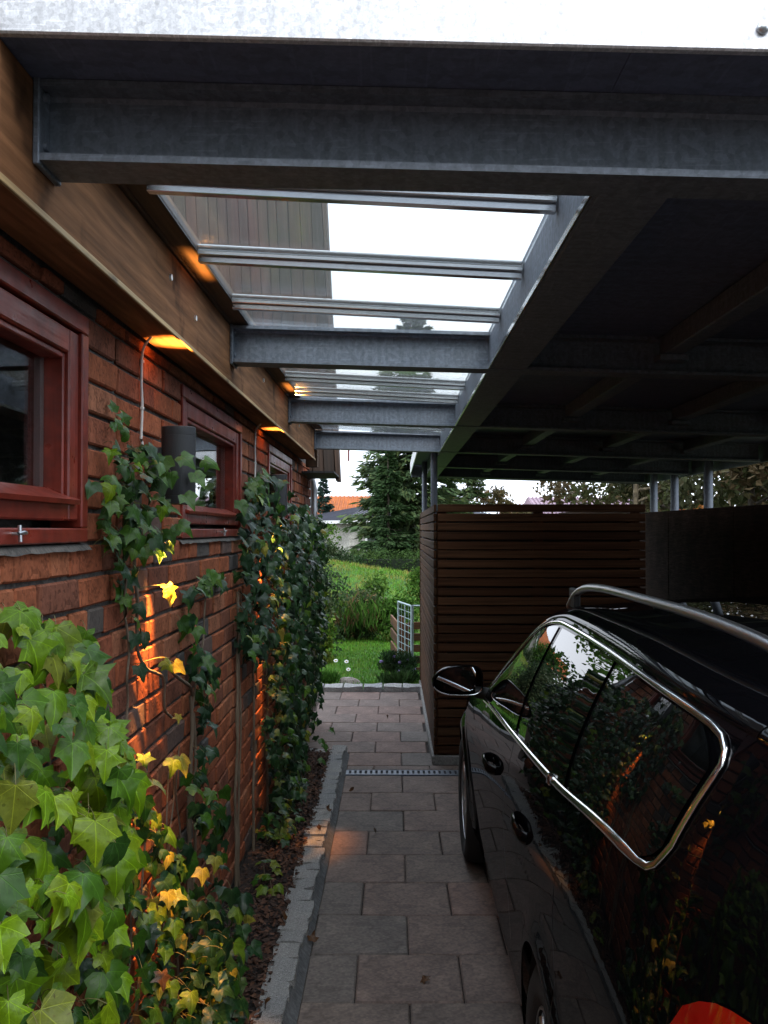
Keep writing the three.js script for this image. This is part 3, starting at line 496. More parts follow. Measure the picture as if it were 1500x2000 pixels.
// ------------------------------------------------------------------ ivy
const leafMat = (rgb, spots) => std(rgb.map((c) => c * 1.22), 0.38, { map: spots ? T.leafSpots : T.leaf, transmission: 0.25, thickness: 0, bumpMap: T.leaf, bumpScale: 0.0007, specularIntensity: 0.5 });
const LM = {
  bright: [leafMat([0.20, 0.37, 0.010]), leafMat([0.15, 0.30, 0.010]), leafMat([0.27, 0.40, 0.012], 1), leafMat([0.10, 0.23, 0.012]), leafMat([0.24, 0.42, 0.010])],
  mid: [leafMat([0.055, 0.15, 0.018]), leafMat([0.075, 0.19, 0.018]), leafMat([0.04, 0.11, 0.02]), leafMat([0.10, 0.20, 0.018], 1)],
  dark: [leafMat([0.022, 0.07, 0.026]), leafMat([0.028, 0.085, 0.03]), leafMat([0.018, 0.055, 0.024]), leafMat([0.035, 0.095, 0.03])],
  yellow: [leafMat([0.42, 0.37, 0.06], 1), leafMat([0.34, 0.35, 0.05], 1), leafMat([0.40, 0.32, 0.06], 1)],
  lime: [leafMat([0.20, 0.30, 0.03], 1), leafMat([0.26, 0.30, 0.035], 1)],
  brown: [leafMat([0.16, 0.07, 0.03], 1), leafMat([0.22, 0.10, 0.035], 1)],
};
function leafGeo(seed) { // one ivy leaf, base at the origin, tip at y = 1, face towards +z
  const r = rng(seed), j = (a) => a * (0.85 + 0.3 * r()), kind = seed % 3;
  const half = kind === 0 ? [[0.13, -0.10], [0.40, -0.17], [0.42, 0.02], [0.33, 0.13], [0.66, 0.34], [0.38, 0.40], [0.21, 0.54], [0.11, 0.78]]
    : kind === 1 ? [[0.16, -0.12], [0.38, -0.10], [0.46, 0.08], [0.52, 0.20], [0.62, 0.40], [0.34, 0.44], [0.22, 0.60], [0.10, 0.82]]
      : [[0.14, -0.09], [0.34, -0.08], [0.46, 0.06], [0.45, 0.18], [0.52, 0.38], [0.32, 0.46], [0.20, 0.66], [0.09, 0.86]];
  const out = [[0, 0.0]]; for (const [x, y] of half) out.push([j(x), y + (r() - 0.5) * 0.05]); out.push([(r() - 0.5) * 0.06, 1]); for (const [x, y] of half.slice().reverse()) out.push([-j(x), y + (r() - 0.5) * 0.05]);
  const k1 = 0.3 + 1.1 * r(), k2 = 0.15 + 0.75 * r(), fold = 0.05 + 0.5 * r(), ph = r() * 6, tw = (r() - 0.5) * 0.3;
  const z = (x, y) => fold * Math.abs(x) - k1 * x * x - k2 * (y - 0.25) * (y - 0.25) + 0.035 * Math.sin(7 * y + ph + 4 * x) + tw * x * y;
  const pts = [[0, 0.30]], n = out.length; for (const [x, y] of out) pts.push([x * 0.52, 0.30 + (y - 0.30) * 0.54]); for (const p of out) pts.push(p);
  const pos = [], uv = [], idx = []; for (const [x, y] of pts) { pos.push(x, y, z(x, y)); uv.push(x * 0.7 + 0.5, y * 0.76 + 0.18); }
  for (let i = 0; i < n; i++) { const a = 1 + i, b = 1 + ((i + 1) % n), c = a + n, d = b + n; idx.push(0, b, a, a, b, d, a, d, c); }
  const g = new THREE.BufferGeometry(); g.setAttribute('position', new THREE.Float32BufferAttribute(pos, 3)); g.setAttribute('uv', new THREE.Float32BufferAttribute(uv, 2)); g.setIndex(idx); g.computeVertexNormals(); return g;
}
const LEAVES = Array.from({ length: 9 }, (_, i) => leafGeo(i + 10));
const inside = (poly, x, y) => { let c = false; for (let i = 0, j = poly.length - 1; i < poly.length; j = i++) { const [xi, yi] = poly[i], [xj, yj] = poly[j]; if (yi > y !== yj > y && x < ((xj - xi) * (y - yi)) / (yj - yi) + xi) c = !c; } return c; };
const tmpM = new THREE.Matrix4();
function placeLeaf(list, pos, nrm, size, mat, r, tipBias) {
  const n = nrm.clone().normalize(), tip = V((r() - 0.5) * 0.7, -1, (r() - 0.5) * 1.7).add(tipBias ?? V(0, 0, 0)); tip.addScaledVector(n, -tip.dot(n)).normalize();
  const x = tip.clone().cross(n); list.push({ pos, n, tip, x, size, mat, g: LEAVES[Math.floor(r() * LEAVES.length)] });
}
function leafMatrix(l, m) { return m.makeBasis(l.x.clone().multiplyScalar(l.size), l.tip.clone().multiplyScalar(l.size), l.n.clone().multiplyScalar(l.size)).setPosition(l.pos); }
function finishIvy(t, leaves, max = 300) {
  leaves.sort((a, b) => a.pos.lengthSq() * 0 + (b.size / Math.hypot(b.pos.x, b.pos.y - 1.7, b.pos.z) - a.size / Math.hypot(a.pos.x, a.pos.y - 1.7, a.pos.z)) - (b.hid ? 1 : 0) + (a.hid ? 1 : 0));
  const rest = new Map();
  leaves.forEach((l, i) => {
    leafMatrix(l, tmpM);
    if (i < max) { const m = part(t, 'leaf', l.g, l.mat); m.applyMatrix4(tmpM); } else { const g = l.g.clone().applyMatrix4(tmpM); if (!rest.has(l.mat)) rest.set(l.mat, []); rest.get(l.mat).push(g); }
  });
  for (const [m, gs] of rest) part(t, 'leaves', merge(gs), m, STUFF);
  const pet = leaves.filter((l) => l.petiole !== false).map((l) => { const b = l.pos, e = b.clone().addScaledVector(l.n, -0.035 - l.size * 0.35).add(V(0, l.size * 0.3, 0)); e.x = Math.max(e.x, FACE + 0.002); const m = b.clone().lerp(e, 0.5).add(V(0, 0.008, 0)); return tube([b, m, e], Math.max(0.0008, l.size * 0.011), 3, 3); });
  if (pet.length) part(t, 'petioles', merge(pet), M.petiole, STUFF);
}
const weighted = (r, list) => { let k = r(); for (const [m, w] of list) { if (k < w) return m[Math.floor(r() * m.length)]; k -= w; } return list[0][0][0]; };
// leaves scattered over an outline on the wall (distance along the wall, height), standing off it by depth(s, y)
function scatter(leaves, r, poly, n, size, depth, palette, lean) {
  let s0 = 1e9, s1 = -1e9, y0 = 1e9, y1 = -1e9; for (const [s, y] of poly) { s0 = Math.min(s0, s); s1 = Math.max(s1, s); y0 = Math.min(y0, y); y1 = Math.max(y1, y); }
  for (let i = 0, k = 0; i < n && k < n * 40; k++) {
    const s = lerp(s0, s1, r()), y = lerp(y0, y1, r()); if (!inside(poly, s, y)) continue; i++;
    const d = depth(s, y), q = Math.pow(r(), 0.6), nm = V(lean[0] + (r() - 0.5) * 1.0, lean[1] + (r() - 0.5) * 1.1, lean[2] + (r() - 0.5) * 1.2);
    placeLeaf(leaves, V(FACE + 0.012 + d * q, Math.max(y, 0.085), -s), nm, size[0] + (size[1] - size[0]) * r(), weighted(r, palette), r);
    leaves[leaves.length - 1].hid = q < 0.45;
  }
}
const vine = (r, a, b, n, wob, x = 0.014) => range(0, 1, n).map((t) => V(FACE + x + 0.008 * r(), lerp(a[1], b[1], t) + (r() - 0.5) * wob * 0.3, -lerp(a[0], b[0], t) + (r() - 0.5) * wob));
{ // A: bushy bright ivy in the foreground
  const t = thing('ivy_plant', 'bushy bright green ivy with large leaves in the foreground, nearest the camera', 'ivy'), r = rng(101), leaves = [];
  const poly = [[0.9, 1.5], [1.35, 1.55], [1.45, 1.55], [1.57, 1.53], [1.75, 1.57], [1.93, 1.53], [2.04, 1.47], [2.07, 1.38], [2.09, 1.26], [2.16, 1.13], [2.32, 1.0], [2.30, 0.95], [2.09, 0.95], [1.97, 0.84], [1.88, 0.73], [1.70, 0.55], [1.2, 0.45], [0.9, 0.6]];
  const edge = (s, y) => 0.05 + 0.17 * smooth(1.62, 1.2, y) * smooth(2.4, 1.75, s);
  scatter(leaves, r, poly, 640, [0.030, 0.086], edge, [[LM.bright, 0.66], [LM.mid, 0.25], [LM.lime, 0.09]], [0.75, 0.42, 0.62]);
  for (let i = 0; i < 4; i++) part(t, 'stem', tube(vine(r, [1.35 + i * 0.2, 0.05], [1.4 + i * 0.17, 1.4], 8, 0.06, 0.03), 0.006, 24, 6, 0.4), M.stem);
  finishIvy(t, leaves); rebase(t, -0.68, 0.05, -1.7);
}
{ // B: ivy clump around the nearer lamp
  const t = thing('ivy_plant', 'green ivy clump hanging round the nearer wall lamp and cable', 'ivy'), r = rng(103), leaves = [];
  const poly = [[2.25, 1.89], [2.42, 1.93], [2.62, 1.925], [2.72, 1.90], [2.66, 1.83], [2.74, 1.72], [2.80, 1.625], [2.45, 1.65], [2.28, 1.66], [2.33, 1.74], [2.2, 1.78], [2.29, 1.84]];
  scatter(leaves, r, poly, 92, [0.036, 0.060], (s, y) => 0.045 + 0.05 * smooth(2.2, 2.5, s), [[LM.mid, 0.75], [LM.bright, 0.1], [LM.dark, 0.15]], [0.7, 0.4, 0.5]);
  scatter(leaves, r, [[2.36, 1.66], [2.5, 1.64], [2.62, 1.56], [2.58, 1.46], [2.44, 1.5]], 16, [0.035, 0.055], () => 0.03, [[LM.mid, 0.6], [LM.dark, 0.4]], [0.8, 0.35, 0.3]);
  for (const [s, y, k] of [[2.40, 2.0, 0.035], [2.44, 1.97, 0.032], [2.39, 1.955, 0.03], [2.50, 1.985, 0.045], [2.55, 1.96, 0.05]]) placeLeaf(leaves, V(FACE + 0.02, y, -s), V(0.8, 0.2, 0.4), k, LM.mid[1], r, V(0, 1.2, 0));
  for (const [s, y, x] of [[2.98, 1.915, 0.16], [2.88, 1.865, 0.15], [2.84, 1.80, 0.13], [2.86, 1.72, 0.11], [2.80, 1.91, 0.13]]) placeLeaf(leaves, V(FACE + x, y, -s + 0.12), V(0.4, 0.5, 0.7), 0.058, LM.mid[1], r, V(0.9, 0.6, 0));
  // leaves down the lit streak
  for (const [s, y, k, m] of [[2.60, 1.50, 0.05, 'dark'], [2.56, 1.42, 0.05, 'dark'], [2.66, 1.415, 0.05, 'dark'], [2.83, 1.535, 0.05, 'yellow'], [2.86, 1.515, 0.048, 'yellow'], [2.89, 1.305, 0.048, 'lime'], [2.93, 1.29, 0.052, 'yellow'], [2.99, 1.12, 0.03, 'yellow'], [2.60, 1.33, 0.05, 'dark']]) placeLeaf(leaves, V(FACE + 0.035 + 0.02 * (m === 'yellow'), y, -s), V(0.6, 0.35, 0.55), k, LM[m][0], r);
  part(t, 'stem', tube(vine(r, [2.52, 1.75], [2.55, 1.18], 9, 0.03), 0.0035, 40, 5), M.stem);
  part(t, 'stem', tube(vine(r, [2.60, 1.72], [2.66, 1.36], 5, 0.02).concat([V(FACE + 0.02, 1.30, -2.74), V(FACE + 0.03, 1.28, -2.80), V(FACE + 0.03, 1.245, -2.90), V(FACE + 0.02, 1.15, -2.95), V(FACE + 0.02, 1.1, -3.05)]), 0.005, 48, 6), M.stem);
  part(t, 'stem', tube([V(FACE + 0.01, 1.535, -2.66), V(FACE + 0.04, 1.54, -2.74), V(FACE + 0.06, 1.535, -2.83)], 0.0014, 8, 4), M.petiole); part(t, 'stem', tube([V(FACE + 0.01, 1.325, -2.66), V(FACE + 0.04, 1.325, -2.8), V(FACE + 0.05, 1.31, -2.9)], 0.0014, 8, 4), M.petiole);
  finishIvy(t, leaves); rebase(t, -0.7, 1.1, -2.7);
}
{ // C: low ivy with yellowing leaves at the wall foot, behind the bright bush
  const t = thing('ivy_plant', 'low ivy with many yellowing leaves at the wall foot beside the mulch', 'ivy'), r = rng(107), leaves = [];
  const lower = [[2.25, 1.0], [2.46, 1.12], [2.72, 1.06], [2.69, 0.94], [3.05, 0.74], [3.2, 0.55], [3.3, 0.3], [3.4, 0.07], [1.7, 0.07], [1.8, 0.55], [2.1, 0.66], [2.2, 0.85]];
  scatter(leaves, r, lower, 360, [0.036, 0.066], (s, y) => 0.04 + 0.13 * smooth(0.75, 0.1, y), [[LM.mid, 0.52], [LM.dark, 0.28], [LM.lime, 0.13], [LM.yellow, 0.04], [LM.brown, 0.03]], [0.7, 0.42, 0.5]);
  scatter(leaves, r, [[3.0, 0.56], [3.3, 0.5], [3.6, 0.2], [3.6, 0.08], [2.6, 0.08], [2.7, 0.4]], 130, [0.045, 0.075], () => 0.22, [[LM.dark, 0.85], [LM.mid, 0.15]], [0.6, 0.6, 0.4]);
  for (const [s, y, x, k, m] of [[3.03, 0.98, 0.05, 0.07, 'yellow'], [2.95, 0.99, 0.05, 0.055, 'lime'], [3.22, 0.60, 0.13, 0.055, 'yellow'], [3.05, 0.62, 0.12, 0.055, 'yellow'], [2.85, 0.74, 0.06, 0.05, 'yellow'], [2.75, 0.66, 0.08, 0.05, 'yellow'], [3.25, 0.42, 0.2, 0.065, 'lime'], [3.35, 0.36, 0.22, 0.06, 'yellow'], [3.0, 0.40, 0.18, 0.06, 'lime'], [2.9, 0.32, 0.18, 0.06, 'yellow'], [3.1, 0.28, 0.2, 0.055, 'yellow'], [2.7, 0.4, 0.16, 0.06, 'lime'], [2.6, 0.5, 0.1, 0.05, 'brown'], [2.75, 0.28, 0.2, 0.05, 'yellow']]) placeLeaf(leaves, V(FACE + x, y, -s), V(0.55, 0.5, 0.6), k, LM[m][0], r);
  for (let i = 0; i < 9; i++) part(t, 'stem', tube(vine(r, [2.2 + i * 0.13, 0.05], [2.3 + i * 0.12 + 0.1 * r(), 0.55 + 0.5 * r()], 7, 0.07, 0.02), 0.004 + 0.003 * r(), 28, 6, 0.5), M.stem);
  part(t, 'stem', tube([V(-0.66, 0.08, -2.42), V(-0.58, 0.14, -2.55), V(-0.52, 0.17, -2.75), V(-0.53, 0.22, -2.9), V(-0.6, 0.26, -2.95)], 0.008, 24, 7, 0.6), M.stem);
  part(t, 'stem', tube([V(-0.62, 0.075, -2.5), V(-0.55, 0.078, -2.42), V(-0.5, 0.07, -2.3), V(-0.47, 0.075, -2.15)], 0.004, 20, 6, 0.5), M.stem);
  finishIvy(t, leaves); rebase(t, -0.66, 0.05, -2.7);
}
{ // D: sparse ivy on bare double stems in the middle of the wall
  const t = thing('ivy_plant', 'sparse ivy on bare twin stems climbing the middle of the wall', 'ivy'), r = rng(109), leaves = [];
  scatter(leaves, r, [[3.2, 1.52], [3.5, 1.56], [3.95, 1.53], [3.95, 1.46], [3.5, 1.49], [3.25, 1.46]], 20, [0.045, 0.065], () => 0.04, [[LM.mid, 0.5], [LM.dark, 0.5]], [0.8, 0.4, 0.3]);
  scatter(leaves, r, [[3.1, 1.42], [3.35, 1.40], [3.5, 1.3], [3.3, 1.25]], 9, [0.05, 0.065], () => 0.03, [[LM.mid, 0.6], [LM.dark, 0.4]], [0.8, 0.3, 0.4]);
  scatter(leaves, r, [[3.25, 1.25], [3.6, 1.27], [3.75, 1.1], [3.6, 0.95], [3.35, 1.0]], 26, [0.05, 0.07], () => 0.05, [[LM.dark, 0.75], [LM.mid, 0.25]], [0.8, 0.3, 0.4]);
  scatter(leaves, r, [[3.2, 0.98], [3.6, 0.9], [3.75, 0.5], [3.9, 0.1], [3.4, 0.1], [3.15, 0.5], [2.95, 0.8]], 60, [0.045, 0.068], () => 0.09, [[LM.dark, 0.85], [LM.mid, 0.15]], [0.75, 0.4, 0.4]);
  for (const dz of [0, 0.05, 0.09]) part(t, 'stem', tube(vine(r, [4.30 + dz, 0.05], [4.34 + dz, 1.42], 12, 0.03), 0.0075 - dz * 0.03, 60, 7, 0.7), M.stem);
  part(t, 'stem', tube(vine(r, [3.30, 0.05], [3.36, 1.12], 10, 0.05), 0.009, 48, 7, 0.7), M.stem); part(t, 'stem', tube(vine(r, [3.42, 0.05], [3.42, 1.05], 10, 0.05), 0.007, 48, 7, 0.7), M.stem);
  part(t, 'stem', tube([V(FACE + 0.02, 1.12, -3.36), V(FACE + 0.03, 1.16, -3.28), V(FACE + 0.02, 1.22, -3.12), V(FACE + 0.02, 1.27, -3.0)], 0.006, 20, 6), M.stem);
  part(t, 'stem', tube(vine(r, [3.4, 1.06], [3.62, 1.44], 6, 0.05), 0.0035, 24, 5), M.stem); part(t, 'stem', tube(vine(r, [3.3, 1.44], [4.0, 1.5], 7, 0.05), 0.003, 24, 5), M.stem);
  finishIvy(t, leaves); rebase(t, -0.7, 0.05, -3.7);
}
{ // E: dense dark ivy column at the house corner
  const t = thing('ivy_plant', 'dense dark ivy column covering the house corner round the farther lamp', 'ivy'), r = rng(113), leaves = [];
  const upper = [[4.24, 1.86], [4.6, 1.93], [5.0, 1.99], [5.3, 1.98], [5.8, 1.88], [7.0, 1.84], [7.9, 1.82], [8.35, 1.76], [8.35, 1.2], [8.3, 0.7], [7.9, 0.3], [7.0, 0.12], [6.2, 0.07], [5.5, 0.07], [5.2, 0.35], [4.98, 0.55], [5.06, 0.95], [4.45, 1.08], [4.2, 1.3], [4.3, 1.6]];
  const dp = (s, y) => 0.05 + 0.09 * smooth(4.2, 5.2, s);
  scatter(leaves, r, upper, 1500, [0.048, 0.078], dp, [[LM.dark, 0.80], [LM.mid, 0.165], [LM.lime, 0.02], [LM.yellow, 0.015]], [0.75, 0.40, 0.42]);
  scatter(leaves, r, [[4.55, 1.93], [5.0, 2.02], [5.2, 1.98], [5.0, 1.85], [4.7, 1.8]], 26, [0.05, 0.075], () => 0.06, [[LM.mid, 0.9], [LM.bright, 0.1]], [0.7, 0.4, 0.5]);
  scatter(leaves, r, [[5.0, 0.25], [5.6, 0.3], [5.9, 0.08], [4.9, 0.08]], 60, [0.045, 0.07], () => 0.2, [[LM.dark, 0.6], [LM.mid, 0.2], [LM.lime, 0.2]], [0.5, 0.75, 0.3]);
  scatter(leaves, r, [[5.4, 0.09], [6.6, 0.09], [6.6, 0.085], [5.4, 0.08]], 0, [0.05, 0.07], () => 0.2, [[LM.dark, 1]], [0.3, 1, 0.2]);
  for (const [s, y, x] of [[6.4, 0.30, 0.24], [6.5, 0.24, 0.26], [6.3, 0.2, 0.25], [6.9, 0.26, 0.27]]) placeLeaf(leaves, V(FACE + x, y, -s), V(0.5, 0.7, 0.4), 0.06, LM.mid[0], r);
  for (let i = 0; i < 6; i++) part(t, 'stem', tube(vine(r, [4.9 + i * 0.5, 0.05], [4.8 + i * 0.52, 1.7], 10, 0.06, 0.012), 0.008, 40, 6, 0.5), M.stem);
  finishIvy(t, leaves); rebase(t, -0.68, 0.05, -6);
}
{ // small plants and fallen leaves in the bed
  const r = rng(131);
  for (const [x, z, label] of [[-0.62, -4.55, 'small ivy seedling in the mulch nearer the twin stems'], [-0.56, -4.35, 'small pale ivy seedling in the mulch near the kerb'], [-0.66, -5.05, 'small yellow green seedling in the mulch below the dark ivy']]) {
    const t = thing('ivy_seedling', label, 'plant', [x, 0.05, z]), ls = [];
    for (let i = 0; i < 9; i++) { const a = r() * 6.3, q = 0.02 + 0.06 * r(); placeLeaf(ls, V(Math.cos(a) * q, 0.03 + 0.05 * r(), Math.sin(a) * q), V(Math.cos(a) * 0.5, 1, Math.sin(a) * 0.5 + 0.4), 0.035 + 0.02 * r(), weighted(r, [[LM.mid, 0.5], [LM.lime, 0.35], [LM.yellow, 0.15]]), r, V(Math.cos(a) * 2, 0.6, Math.sin(a) * 2)); ls[i].petiole = false; }
    for (const l of ls) { const m = part(t, 'leaf', l.g, l.mat); m.applyMatrix4(leafMatrix(l, tmpM)); }
    part(t, 'stem', tube([V(0, -0.03, 0), V(0.005, 0.02, 0), V(0, 0.06, 0.005)], 0.003, 6, 5), M.stem);
  }
  [[-0.385, 0.075, -5.55, 'dark curled leaf fallen on the kerb, farther one'], [-0.40, 0.075, -5.2, 'dark curled leaf fallen on the kerb, middle one'], [-0.46, 0.07, -4.02, 'dark leaf fallen on the kerb edge by the mulch'], [-0.335, 0.022, -3.92, 'thin dark leaf lying between kerb and paving'], [-0.10, 0.012, -5.35, 'small brown leaf lying on the paving before the drain'], [0.12, 0.012, -3.6, 'small brown leaf lying on the near paving beside the car'], [-0.27, 0.012, -6.2, 'small brown leaf lying on the paving beside the kerb near the drain'], [-0.05, 0.012, -8.6, 'small brown leaf lying on the far paving beyond the drain'], [-0.44, 0.075, -3.3, 'small brown leaf lying on the nearest kerb setts']].forEach(([x, y, z, label]) => {
    const m = new THREE.Mesh(LEAVES[Math.floor(r() * 9)], LM.brown[0]); m.name = numbered('fallen_leaf'); m.position.set(x, y, z); m.rotation.set(-1.2 + r() * 0.5, r() * 6, r() * 0.6); m.scale.setScalar(0.04); m.castShadow = m.receiveShadow = true; tag(m, label, 'leaf'); scene.add(m);
  });
}

// ------------------------------------------------------------------ parked black estate car
{
  const car = thing('estate_car', 'glossy black estate car with chrome window trim parked under the carport', 'car');
  const mono = (tab) => (x) => { // smooth curve through a table
    if (x <= tab[0][0]) return tab[0][1]; const n = tab.length; if (x >= tab[n - 1][0]) return tab[n - 1][1];
    let i = 0; while (x > tab[i + 1][0]) i++;
    const d = (k) => (k < 0 || k >= n - 1 ? 0 : (tab[k + 1][1] - tab[k][1]) / (tab[k + 1][0] - tab[k][0])), m = (k) => { const a = d(k - 1), b = d(k); return k === 0 ? d(0) : k === n - 1 ? d(n - 2) : a * b <= 0 ? 0 : (2 * a * b) / (a + b); };
    const h = tab[i + 1][0] - tab[i][0], t = (x - tab[i][0]) / h, t2 = t * t, t3 = t2 * t;
    return (2 * t3 - 3 * t2 + 1) * tab[i][1] + (t3 - 2 * t2 + t) * h * m(i) + (-2 * t3 + 3 * t2) * tab[i + 1][1] + (t3 - t2) * h * m(i + 1);
  };
  const XC = 1.255, SM = 3.38, SL = 2.32, S0 = SM - SL + 0.0001, S1 = SM + SL - 0.0001, AX = [2.3, 4.95], AR = 0.362, WY = 0.325;
  const W = (s) => 0.91 * (1 - 0.004 * Math.pow(Math.max(0, s - 2.7) / 1.3, 2)) * Math.pow(Math.max(0, 1 - Math.pow(Math.abs((s - SM) / SL), s < SM ? 11 : 9)), s < SM ? 1 / 11 : 1 / 7);
  const belt = mono([[1.06, 1.10], [1.25, 1.165], [1.5, 1.165], [2.3, 1.093], [3.1, 1.037], [3.65, 1.008], [4.0, 0.985], [4.3, 0.95], [5.0, 0.85], [5.4, 0.76], [5.68, 0.62]]);
  const E = mono([[1.06, 1.12], [1.11, 1.24], [1.22, 1.38], [1.35, 1.408], [1.9, 1.420], [2.5, 1.424], [3.0, 1.42], [3.22, 1.40], [3.45, 1.34], [3.8, 1.175], [4.0, 1.06], [4.2, 0.975], [4.3, 0.956], [5.0, 0.856], [5.4, 0.766], [5.68, 0.625]]);
  const R = mono([[1.06, 1.13], [1.10, 1.27], [1.20, 1.43], [1.32, 1.465], [1.6, 1.485], [2.2, 1.503], [2.8, 1.498], [3.3, 1.465], [3.7, 1.36], [4.1, 1.18], [4.45, 1.02], [4.7, 0.965], [5.2, 0.90], [5.5, 0.80], [5.68, 0.64]]);
  const inset = mono([[0, 0.085], [0.06, 0.05], [0.16, 0.03], [0.38, 0.016], [0.60, 0.003], [0.72, 0.0], [0.80, 0.004], [0.855, 0.012], [0.92, 0.022], [1, 0.038]]);
  const sillY = (s) => { for (const a of AX) { const d = s - a; if (Math.abs(d) < AR) return Math.max(0.19, WY + Math.sqrt(AR * AR - d * d)); } return 0.19; };
  const side = (s, t, off = 0) => { const b = belt(s), y0 = sillY(s), y = lerp(y0, b, t), q = clamp((y - 0.19) / (b - 0.19)); let flare = 0; for (const a of AX) { const d = Math.hypot(s - a, y - WY); flare = Math.max(flare, 0.016 * smooth(AR + 0.085, AR + 0.004, d)); } return [XC - Math.max(0.001, W(s) - inset(q) - 0.0 + flare + off), y, -s]; };
  const upIn = (s, v) => 0.038 + 0.170 * ((E(s) - belt(s)) / 0.4) * Math.pow(v, 1.42);
  const upper = (s, v, off = 0) => { const y = lerp(belt(s), E(s), v); return [XC - Math.max(0, W(s) - upIn(s, v) + off), y + off * 0.25, -s]; };
  const roof = (s, u) => { // rounded cant rail over the windows, then the shallow crown
    const x = Math.max(0, W(s) - upIn(s, 1)), w = 0.15, cw = Math.min(0.105, x * 0.15), rise = R(s) - E(s), h = Math.min(0.058, 0.62 * rise);
    if (u <= w) { const a = (u / w) * Math.PI / 2 * 0.92; return [XC - x + cw * (1 - Math.cos(a)) / (1 - Math.cos(Math.PI / 2 * 0.92)), E(s) + h * Math.sin(a) / Math.sin(Math.PI / 2 * 0.92), -s]; }
    const k = (u - w) / (1 - w); return [lerp(XC - x + cw, XC, k), E(s) + h + (rise - h) * Math.sin((k * Math.PI) / 2), -s];
  };
  const mirrorX = (f) => (a, b) => { const p = f(a, b); return [2 * XC - p[0], p[1], p[2]]; };
  const colsFor = (a, b) => { const set = new Set([a, b]); for (let s = a; s < b; s += 0.04) set.add(s); for (const x of AX) for (let k = 0; k <= 40; k++) { const s = x + AR * 0.99999 * Math.cos((k / 40) * Math.PI); if (s > a && s < b) set.add(s); } for (const e of [S0, S1]) for (let k = 0; k < 26; k++) { const s = e === S0 ? S0 + 0.35 * Math.pow(k / 26, 3) : S1 - 0.5 * Math.pow(k / 26, 3); if (s > a && s < b) set.add(s); } return [...set].sort((p, q) => p - q); };
  const rows = [0, 0.02, 0.05, 0.09, 0.14, 0.2, 0.27, 0.34, 0.41, 0.48, 0.55, 0.61, 0.66, 0.71, 0.75, 0.78, 0.81, 0.84, 0.87, 0.9, 0.94, 0.97, 1];
  const panels = { rear_quarter: [S0, 2.09], rear_door: [2.095, 3.02], front_door: [3.026, 4.03], front_fender: [4.036, S1] }, made = {};
  for (const sd of [0, 1]) {
    const f = sd ? mirrorX : (g) => g;
    for (const [n, [a, b]] of Object.entries(panels)) made[n + sd] = part(car, n, grid(colsFor(a, b), rows, f((s, t) => side(s, t)), sd === 1), M.paint);
    part(car, 'pillar_frame', grid(colsFor(S0, 4.3), range(0, 1, 10), f((s, v) => upper(s, v)), sd === 1), M.paint);
    for (const d of [0, 1]) { // handles: a grip bridging a dished recess
      const s = [2.62, 3.42][d], y = [0.885, 0.865][d], own = made[(d ? 'front_door' : 'rear_door') + sd], x = side(s, (y - 0.19) / (belt(s) - 0.19))[0], k = sd ? -1 : 1, X = (q) => (sd ? 2 * XC - q : q);
      const gr = tube([[X(x + 0.004), y, -s - 0.108], [X(x - 0.016), y + 0.001, -s - 0.094], [X(x - 0.026), y + 0.003, -s - 0.03], [X(x - 0.026), y + 0.003, -s + 0.03], [X(x - 0.018), y + 0.002, -s + 0.088], [X(x + 0.004), y, -s + 0.102]], 0.010, 30, 10); { const gp = gr.attributes.position; for (let q = 0; q < gp.count; q++) gp.setY(q, y + (gp.getY(q) - y) * 1.7); gr.computeVertexNormals(); } part(own, 'handle', gr, M.paint);
      const c = new THREE.SphereGeometry(0.05, 20, 10); c.scale(0.10, 0.55, 1); c.translate(X(x + 0.004), y - 0.004, -s + 0.01); part(own, 'handle_recess', c, M.paint);
    }
  }
  // roof, bonnet and tailgate skins in one sweep each, both halves
  const us = [...range(0, 0.15, 14), ...range(0.17, 0.3, 5), ...range(0.36, 1, 8)], skin = (a, b, n, m) => { const c = colsFor(a, b); part(car, n, merge([grid(c, us, roof), grid(c, us, mirrorX(roof), true)]), m); };
  skin(S0, 1.34, 'tailgate', M.paint); skin(1.344, 3.3, 'roof', M.paint); skin(3.302, 4.42, 'windscreen', M.carGlass); skin(4.43, S1, 'bonnet', M.paint);
  { const c = range(1.10, 1.28, 8), ur = range(0.22, 1, 8), g = (s, u) => { const p = roof(s, u); return [p[0], p[1] + 0.003, p[2] + 0.006]; }; part(car, 'rear_window', merge([grid(c, ur, g), grid(c, ur, mirrorX(g), true)]), M.carGlass); }
  part(car, 'underbody', merge([box(XC - 0.55, XC + 0.55, 0.16, 0.6, -1.45, -5.5), box(XC - 0.80, XC + 0.80, 0.20, 0.24, -2.75, -4.5), box(XC - 0.78, XC + 0.78, 0.24, 0.85, -2.75, -4.5), box(XC - 0.7, XC + 0.7, 0.2, 0.7, -1.35, -1.85)]), M.blackPlastic);
  // glass and its chrome surround on both sides
  const wins = [[1.43, 2.115], [2.165, 2.955], [3.025, 4.0]];
  for (const sd of [0, 1]) {
    const f = sd ? mirrorX : (g) => g;
    wins.forEach(([a, b], i) => {
      const vs = range(0.055, 0.93, 10), round = (v) => (i === 0 ? 0.10 * Math.pow(smooth(0.72, 0.93, v), 2) + 0.07 * Math.pow(smooth(0.25, 0.05, v), 2) + 0.02 * v * 0 : 0.03 * (v - 0.5) * (i === 1 ? 1 : 1)), fr = (v) => (i < 2 ? 0.03 * (v - 0.5) : 0), sl = (v) => (i === 0 ? 0.035 - 0.07 * v : 0);
      part(car, 'side_window', grid(range(0, 1, 22), vs, f((k, v) => upper(lerp(a + round(v) + sl(v), b + fr(v), k), v, 0.0035)), sd === 1), M.carGlass);
    });
    const path2 = []; // (s, v) round the windows
    for (const s of range(4.03, 1.60, 44)) path2.push([s, 0.025]);
